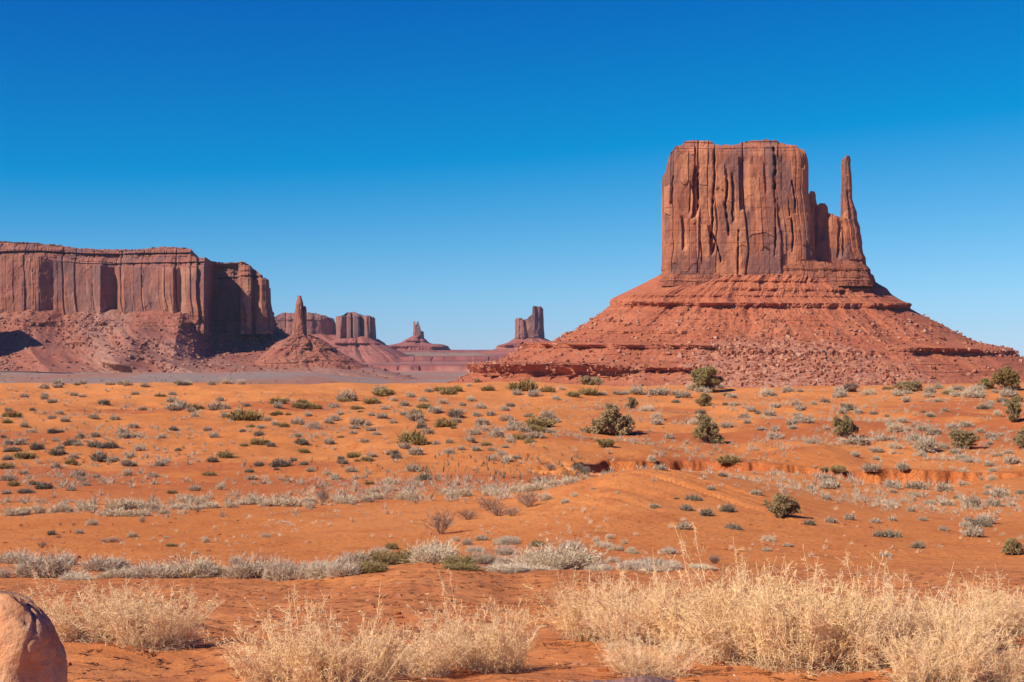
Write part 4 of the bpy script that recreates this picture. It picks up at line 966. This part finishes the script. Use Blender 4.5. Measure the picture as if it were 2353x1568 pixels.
jn(TB, 1772, 80, 155, 52, [(-.25, .5, .3, .45), (.2, .45, .3, .42), (0, .5, .3, .42)], 'low dark green juniper sprawling on the bare dune below the banded cliff', 14, dense=1.2, group=GJ)
jn(TB, 2038, 240, 80, 65, ROUND, 'small grey-green juniper up the slope from the largest juniper', 15, group=GJ)
jn(TB, 1862, 495, 115, 68, [(-.15, .5, .36, .38), (.2, .4, .3, .34)], 'small olive juniper bush just below the largest juniper', 16, group=GJ, mat='olive')
jn(TB, 1028, 65, 40, 28, ROUND, 'tiny dark juniper alone on the middle of the dune crest', 17, dense=.5, group=GJ)
jn(TC, 1210, 208, 105, 52, ROUND, 'dark purplish round shrub on the crest left of the spiky olive juniper', 18, mat='bare', group=GJ)

rgp = np.random.default_rng(77)
# more shrubs on the crowded right-hand slope and a sprinkle between the ones read off the photograph
def scatter(n_, u0, u1, v0, v1, wlo, whi, kinds, pw=1.0):
    for _ in range(n_):
        u, v = rgp.uniform(u0, u1), v0 + (v1 - v0) * rgp.random() ** pw
        SPOTS.append((u, v, rgp.uniform(wlo, whi), kinds[rgp.integers(len(kinds))], None))
scatter(44, 1560, 2353, 893, 915, 16, 34, 'gggggol')
scatter(60, 1480, 2353, 912, 990, 12, 26, 'gggggdl', 1.2)
scatter(10, 100, 470, 876, 886, 14, 26, 'gglo')
scatter(16, 1800, 2353, 1110, 1230, 12, 26, 'gggd')

def row_name(v):
    for lim, nm in ((917, 'the dune crest'), (962, 'the upper slope'), (1010, 'the middle slope'), (1062, 'the lower slope'), (1128, 'the slope foot'), (1192, 'the wash edge'), (1262, 'the open wash'), (2000, 'the sandy rim')):
        if v < lim: return nm
COLS = [(290, 'under the mesa'), (560, 'under the mesa end'), (800, 'under the thin spire'), (1010, 'under the twin-pointed tower'), (1290, 'under the stepped butte'), (1520, 'near the largest juniper'), (1760, 'under the mitten butte'), (2060, 'under the rock thumb'), (9999, 'near the right edge')]
def col_name(u):
    for lim, nm in COLS:
        if u < lim: return nm
placed = []
for (u, v, w, t, h) in SPOTS:
    y = first_y(u, v)
    if y is None: continue
    placed.append(dict(u=u, v=v, w=w, t=t, h=h, y=y, W=w * y / F))
# past 300 of one kind the smallest ones go with the uncounted tufts
extra = []
for t in KIND:
    one = sorted([q for q in placed if q['t'] == t], key=lambda q: -q['w'])
    for q in one[300:]: 
        q['drop'] = True
        extra.append(q)
placed = [q for q in placed if not q.get('drop')]
zones = {}
for q in placed: zones.setdefault((q['t'], row_name(q['v']), col_name(q['u'])), []).append(q)
for (t, rn, cn), L in zones.items():
    adj = KIND[t][4]
    noun = 'bush' if KIND[t][1] == 'bush' else 'shrub'
    where = f'on {rn}, {cn}'
    if len(L) == 1:
        L[0]['label'] = f'the only {adj} {noun} {where}'
        continue
    left = list(L)
    for word, key in (('widest', lambda q: -q['w']), ('leftmost', lambda q: q['u']), ('rightmost', lambda q: -q['u']), ('farthest', lambda q: q['v']), ('nearest', lambda q: -q['v']), ('narrowest', lambda q: q['w'])):
        if not left: break
        best = min(L, key=key)
        if best in left:
            best['label'] = f'{word} {adj} {noun} {where}'
            left.remove(best)
    for q in left: q['label'] = f'{adj} {noun} amid others {where}'
for i, q in enumerate(placed):
    nm, cat, grp, mt_, adj, hr, _ = KIND[q['t']]
    vs = variants(q['t'])
    x = (q['u'] - CU) / F * q['y']
    yy = q['y'] + .25 * q['W']
    z = float(height(x, yy))
    o = link(nm, vs[int(rgp.integers(len(vs)))], None, (x, yy, z - .01))
    q['W'] *= 1.06 if q['v'] < 960 else 1.18
    hh = (q['h'] * q['y'] / F) if q['h'] else q['W'] * hr * rgp.uniform(.9, 1.3)
    o.rotation_euler = (0, 0, rgp.uniform(0, 6.28) if q['t'] != 'b' else rgp.uniform(0, 6.28))
    base_h = .62 if q['t'] != 'b' else 1.05
    base_w = .95 if q['t'] != 'b' else 1.15
    o.scale = (q['W'] / base_w, q['W'] / base_w, hh / base_h)
    tag(o, q['label'], cat, grp)

# uncounted little tufts and seedlings, and dead stalks
def tuft_field(name, label, mat, items, seed, nb=16):
    rg = np.random.default_rng(seed)
    it = np.array(items)                                   # x, y, width, height
    z = height(it[:, 0], it[:, 1])
    n_ = len(it)
    a = rg.random((n_, nb)) * 6.283
    el = np.arccos(rg.random((n_, nb)) ** .8)
    d = np.stack([np.cos(a) * np.sin(el), np.sin(a) * np.sin(el), np.cos(el) + .1], -1) * np.stack([it[:, 2] * .5, it[:, 2] * .5, it[:, 3]], -1)[:, None]
    b = np.stack([it[:, 0], it[:, 1], z - .01], -1)[:, None] + d * .1 * rg.random((n_, nb, 1))
    tip = b + d * (.7 + .5 * rg.random((n_, nb, 1)))
    mid = .5 * (b + tip) + rg.normal(0, .06, (n_, nb, 3)) * it[:, 2][:, None, None]
    P_ = np.stack([b, mid, tip], 2).reshape(-1, 3, 3)
    r = np.repeat(it[:, 2] * .5 / nb, nb)[:, None] * np.array([[1, 1, .4]])
    v, f = tubes(P_, r, 2, seed)
    o = link(name, mesh(name, v, f, mat))
    tag(o, label, 'ground plants', None, 'stuff')
def field(n_, seed, y0, y1, wlo, whi, hr, umin=-60, umax=2413, mask=None):
    rg = np.random.default_rng(seed)
    out = []
    while len(out) < n_:
        u = rg.uniform(umin, umax)
        y = math.exp(rg.uniform(math.log(y0), math.log(y1)))
        x = (u - CU) / F * y
        if mask is not None and rg.random() > mask(x, y, u): continue
        w = (wlo + (whi - wlo) * rg.random() ** 2.5) * min(1, .35 + .65 * max(0, y - 30) / 50)
        out.append((x, y, w, w * hr * rg.uniform(.7, 1.3)))
    return out
clump = lambda x, y, u: float(np.clip(.35 + .8 * fbm(x / 9, y / 9, 0, 201, 3), 0.02, 1)) * (.35 if 62 > y > 33 and u < 1250 else 1)
tuft_field('undergrowth', 'tiny grey tufts strewn over the orange slopes', M['grey'], field(5200, 5, 58, 285, .2, .85, .62, mask=lambda x, y, u: clump(x, y, u) * ((1.0 if y > 112 else .30) if u > 1400 else .55) * (.12 if (y > 225 and 560 < u < 1500) else 1)) + [((q['u'] - CU) / F * q['y'], q['y'], q['W'], q['W'] * .55) for q in extra], 5, 34)
tuft_field('undergrowth', 'tiny pale dry tufts strewn over the orange slopes', M['pale'], field(2600, 6, 34, 265, .08, .50, .6, mask=lambda x, y, u: clump(x, y, u) * (.4 if (u > 1400 and y < 112) else 1)), 6, 30)
tuft_field('undergrowth', 'tiny olive tufts strewn over the far slope', M['olive'], field(420, 7, 80, 285, .2, .7, .45, mask=clump), 7, 30)
tuft_field('undergrowth', 'far dots of scrub on the grey valley floor', M['olive'], field(900, 12, 900, 2600, .8, 3.4, .5, -100, 1150), 12, 14)
st = field(150, 8, 83, 112, .16, .4, 1.5, 960, 1330) + field(50, 9, 86, 105, .16, .34, 1.3, 560, 960)
tuft_field('undergrowth', 'short dead stalks sticking out of the red slope', M['dark'], st, 8, 7)
cl = np.random.default_rng(3)
tuft_field('undergrowth', 'bits of dry straw lying on the foreground sand', M['straw'], [(x, y, w, w * .12) for x, y, w in zip((cl.uniform(-60, 2413, 240) - CU) / F * 9, cl.uniform(6.7, 16, 240), cl.uniform(.03, .10, 240))], 9, 3)

def clods(name, label, mat, n_, seed, y0, y1, smin, smax):
    rg = np.random.default_rng(seed)
    y = y0 + (y1 - y0) * rg.random(n_) ** 1.3
    x = (rg.uniform(-80, 2430, n_) - CU) / F * y
    keep = fbm(x * 1.3, y * 1.3, 0, 77, 3) > -.15
    x, y = x[keep], y[keep]
    n_ = len(x)
    base = np.array([[-1, -1, -1], [1, -1, -1], [1, 1, -1], [-1, 1, -1], [-1, -1, 1], [1, -1, 1], [1, 1, 1], [-1, 1, 1]], float) * .5
    sz = smin + (smax - smin) * rg.random(n_) ** 4
    q = base[None] * (1 + .9 * (rg.random((n_, 8, 3)) - .5)) * np.array([1.3, 1.0, .7]) * sz[:, None, None]
    vv = q + np.stack([x, y, height(x, y) + .1 * sz], -1)[:, None]
    fb = np.array([[0, 3, 2, 1], [4, 5, 6, 7], [0, 1, 5, 4], [1, 2, 6, 5], [2, 3, 7, 6], [3, 0, 4, 7]])
    o = link(name, mesh(name, vv.reshape(-1, 3), (fb[None] + (np.arange(n_) * 8)[:, None, None]).reshape(-1, 4), mat, False, {'tone': np.repeat(rg.random(n_), 8)}))
    tag(o, label, 'gravel', None, 'stuff')
M['clods'] = block_mat('sand clods', (.30, .095, .04), (.46, .155, .055), (.50, .26, .15))
clods('gravel', 'small red clods and pebbles on the foreground sand', M['clods'], 2600, 21, 5.5, 19, .006, .045)
clods('gravel', 'small stones on the orange slopes', M['clods'], 1800, 22, 34, 150, .02, .12)

# ------------------------------------------------------------------ the dry bushes of the foreground
def dry_meshes(seed, n_=46, dense=1.0):
    """woody stems, wiry side twigs and spiny tips, one unit wide and about one unit tall"""
    rg = np.random.default_rng(seed)
    a = rg.random(n_) * 6.283
    rr_ = np.sqrt(rg.random(n_)) * .36
    base = np.stack([rr_ * np.cos(a), rr_ * np.sin(a) * .8, 0 * a - .02], -1)
    lean = .10 + .62 * rg.random(n_) ** 1.6
    d = np.stack([np.cos(a) * lean, np.sin(a) * lean, .9 + 0 * a], -1)
    L = (.62 + .38 * rg.random(n_) ** 2) * np.where(rg.random(n_) < .22, 1.2, .86)
    main = sprout(rg, base, d, L, 8, .10)
    m1 = int(13 * dense)
    p1, d1, q1 = along(rg, main, m1, .06, .9)
    s1 = sprout(rg, p1, d1 * .8 + .62 * rg.normal(size=d1.shape) + np.array([0, 0, .35]), (.10 + .20 * rg.random(len(p1))) * (1.15 - .75 * q1), 5, .17)
    p2, d2, q2 = along(rg, s1, 8, .1, 1)
    s2 = sprout(rg, p2, d2 * .5 + .9 * rg.normal(size=d2.shape) + np.array([0, 0, .15]), .018 + .040 * rg.random(len(p2)), 3, .25)
    p3, d3, q3 = along(rg, main, 10, .5, 1)
    s3 = sprout(rg, p3, d3 + .7 * rg.normal(size=d3.shape), .02 + .035 * rg.random(len(p3)), 2, 0)
    one = lambda k, e: np.linspace(1, e, k)[None]
    stems = tubes(main, .0036 * one(8, .42) * np.ones((n_, 1)), 4, 1)
    tw = join([tubes(s1, .0020 * one(5, .6) * np.ones((len(p1), 1)), 3, 2), tubes(s2, .0016 * one(3, .6) * np.ones((len(p2), 1)), 3, 3), tubes(s3, .0019 * np.ones((len(p3), 2)), 3, 4)])
    # grey dead litter caught near the ground
    nl = int(900 * dense)
    ab = rg.random(nl) * 6.283
    rb = np.sqrt(rg.random(nl)) * .42
    b = np.stack([rb * np.cos(ab), rb * np.sin(ab), .28 * rg.random(nl) ** 1.6 * (1 - rb / .6)], -1)
    lt = sprout(rg, b, rg.normal(size=(nl, 3)), .04 + .08 * rg.random(nl), 3, .5)
    return mesh('stems', *stems, M['straw']), mesh('twigs', *tw, M['straw']), mesh('dead_twigs', *tubes(lt, .0026 * np.ones((nl, 3)), 3, 5), M['straw_dark'])
DRY = [dry_meshes(1300 + 7 * i, 78, 1.1) for i in range(5)]
GD = 'dry straw bushes on the foreground sand'
def dry(u, v, w, h, label, i):
    y = first_y(u, v) or 6.7
    k = y / F
    x = (u - CU) * k
    yy = y + .22 * w * k
    root = empty('dry_bush', (x, yy, float(height(x, yy)) - .01))
    tag(root, label, 'bush', GD)
    ms_ = DRY[i % len(DRY)]
    s_ = (w * k * 1.05, min(w, 1.2 * h) * k, h * k * 1.16)
    for nm, m_ in zip(('stems', 'twigs', 'dead_twigs'), ms_):
        c = link(nm, m_, root)
        c.scale = s_
        c.rotation_euler = (0, 0, 0)
    root.rotation_euler = (0, 0, .5 * math.sin(i * 2.3))
    return root
FG = [(205, 1478, 250, 150, 'wispy dry bush just behind the pink boulder'), (345, 1494, 215, 150, 'dry bush with a spiky shadow, right of the one by the boulder'),
      (655, 1592, 250, 190, 'dry straw bush at the bottom edge, first one right of the bare sand strip'), (790, 1600, 230, 210, 'dry straw bush with tall wands in the middle of the bottom edge clump'), (940, 1556, 230, 135, 'low brownish dry bush between the wand-topped bushes'),
      (1122, 1545, 190, 185, 'dry bush with the tallest upright wands, alone with a dark shadow beside it'), (1368, 1474, 180, 165, 'dry straw bush at the left end of the long straw thicket'), (1480, 1482, 210, 175, 'dry straw bush second from the left end of the long thicket'),
      (1500, 1562, 190, 120, 'low dry bush in front of the thicket, above the brown rock edge'), (1620, 1500, 240, 195, 'dry straw bush in the thicket behind the bare patch of sand'), (1735, 1525, 280, 255, 'tallest dry straw bush of the thicket'),
      (1865, 1540, 280, 245, 'dry straw bush leaning beside the tallest bush of the thicket'), (1990, 1540, 260, 215, 'dry straw bush with wands sweeping to the right in the thicket'), (2100, 1540, 250, 205, 'dry straw bush behind the right front of the thicket'),
      (2165, 1596, 240, 190, 'dry bush at the right front of the thicket, on the bottom edge'), (2285, 1585, 190, 150, 'low dry bush at the right end of the thicket, on the bottom edge'), (2330, 1462, 170, 140, 'dry bush standing behind the thicket at the right edge'),
      (2230, 1500, 200, 150, 'dry bush filling the gap between the thicket and the right edge bush')]
for i, (u, v, w, h, lb) in enumerate(FG): dry(u, v, w, h, lb, i)

# ------------------------------------------------------------------ boulders at the photographer's feet
def boulder_mat(name, base, dark, light):
    a = N(name, .85, .2)
    p = a.pos()
    n1 = a.noise(p, 5.0, 6, .62, .5)
    n2 = a.noise(p, 26.0, 5, .7)
    c = a.mix(a.ramp(n1, .38, .62), base, light)
    c = a.mix(a.math('MULTIPLY', a.ramp(n2, .5, .72), .5), c, dark)
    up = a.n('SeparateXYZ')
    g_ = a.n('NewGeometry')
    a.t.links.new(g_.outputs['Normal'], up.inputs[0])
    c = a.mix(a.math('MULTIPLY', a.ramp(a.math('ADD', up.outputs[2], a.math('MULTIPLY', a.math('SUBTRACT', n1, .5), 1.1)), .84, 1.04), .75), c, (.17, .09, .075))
    h1 = a.bump(a.noise(p, 14.0, 8, .66), .03, .8)
    return a.done(c, a.bump(n2, .008, .6, h1))
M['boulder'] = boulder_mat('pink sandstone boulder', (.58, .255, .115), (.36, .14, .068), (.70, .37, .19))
M['boulder2'] = boulder_mat('brown sandstone', (.30, .15, .11), (.2, .09, .07), (.34, .18, .13))
def lump(name, mat, u0, v0, au, bv, Y, dy, n, seed, planes):
    """a weathered block: a squarish lump with broken flat faces"""
    k = Y / F
    th, ph = np.meshgrid(np.linspace(0, 2 * np.pi, 221)[:-1], np.linspace(-np.pi / 2, np.pi / 2, 141))
    d = np.stack([np.cos(ph) * np.cos(th), np.cos(ph) * np.sin(th), np.sin(ph)], -1)
    q = d / (np.abs(d) ** n).sum(-1, keepdims=True) ** (1 / n)
    for nx, ny, nz, off in planes:                          # faces broken off, with worn edges
        w = np.array([nx, ny, nz], float)
        w /= np.linalg.norm(w)
        over = q @ w - off - .02 * fbm(q[..., 0] * 3 + nx * 9, q[..., 2] * 3, q[..., 1] * 3, seed + 3, 3)
        q = q - (.5 * (over + np.sqrt(over ** 2 + .0012)))[..., None] * w
    r = 1 + .045 * fbm(q[..., 0] * 2.2, q[..., 1] * 2.2, q[..., 2] * 2.2, seed, 7, .56)
    r = r - .022 * np.exp(-((q[..., 0] - .62 - .07 * vnoise(q[..., 2] * 5, 0 * r, 0, seed + 1)) / .014) ** 2) * (q[..., 1] < 0)
    q = q * r[..., None]
    Pw = np.stack([q[..., 0] * au * k + (u0 - CU) * k, Y + dy + q[..., 1] * dy, (V0 - v0) * k + q[..., 2] * bv * k], -1)
    Pw[..., 0] += (Pw[..., 1] - Y) * (u0 + au - CU) / F
    nr_, nc = th.shape
    I = np.arange(nr_ * nc).reshape(nr_, nc)
    J = np.roll(I, -1, 1)
    return link(name, mesh(name, Pw.reshape(-1, 3), np.stack([I[:-1], J[:-1], J[1:], I[1:]], -1).reshape(-1, 4), mat, True))
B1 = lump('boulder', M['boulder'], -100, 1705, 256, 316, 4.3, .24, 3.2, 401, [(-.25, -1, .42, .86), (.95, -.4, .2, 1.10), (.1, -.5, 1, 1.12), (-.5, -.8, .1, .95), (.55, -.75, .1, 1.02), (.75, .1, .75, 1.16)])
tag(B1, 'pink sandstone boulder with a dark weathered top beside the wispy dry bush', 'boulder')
B2 = rock('boulder', M['boulder2'], 5.25, [(1180, 1540), (1150, 2200)], [(1650, 1540), (1690, 2200)], [(1180, 1640), (1300, 1596), (1420, 1590), (1460, 1583), (1490, 1579), (1515, 1583), (1560, 1594), (1650, 1640)], 2000, .10, 160, 60, 3.0,
     [lambda c: .01 * fbm(c['p'] * 6, c['z'] * 6, 0, 311, 5)], None, SELF, back=.7, capz=.0)[0]
tag(B2, 'brown flat-topped boulder peeping over the bottom edge under the low dry bush', 'boulder')

# ------------------------------------------------------------------ haze
def haze():
    hx = N('thin desert haze')
    nt = hx.t
    nt.nodes.remove(hx.b)
    v_ = nt.nodes.new('ShaderNodeVolumePrincipled')
    v_.inputs['Color'].default_value = (.58, .78, 1.0, 1)
    v_.inputs['Density'].default_value = 1.9e-5
    v_.inputs['Anisotropy'].default_value = .2
    nt.links.new(v_.outputs[0], nt.nodes['Material Output'].inputs['Volume'])
    b = 10800.0
    z0, z1 = -82.0, 245.0
    vv = np.array([[x, y, z] for z in (z0, z1) for y in (-b, b) for x in (-b, b)], float)
    f = np.array([[0, 2, 3, 1], [4, 5, 7, 6], [0, 1, 5, 4], [1, 3, 7, 5], [3, 2, 6, 7], [2, 0, 4, 6]])
    tag(link('haze', mesh('haze', vv, f, hx.m)), kind='stuff')
haze()
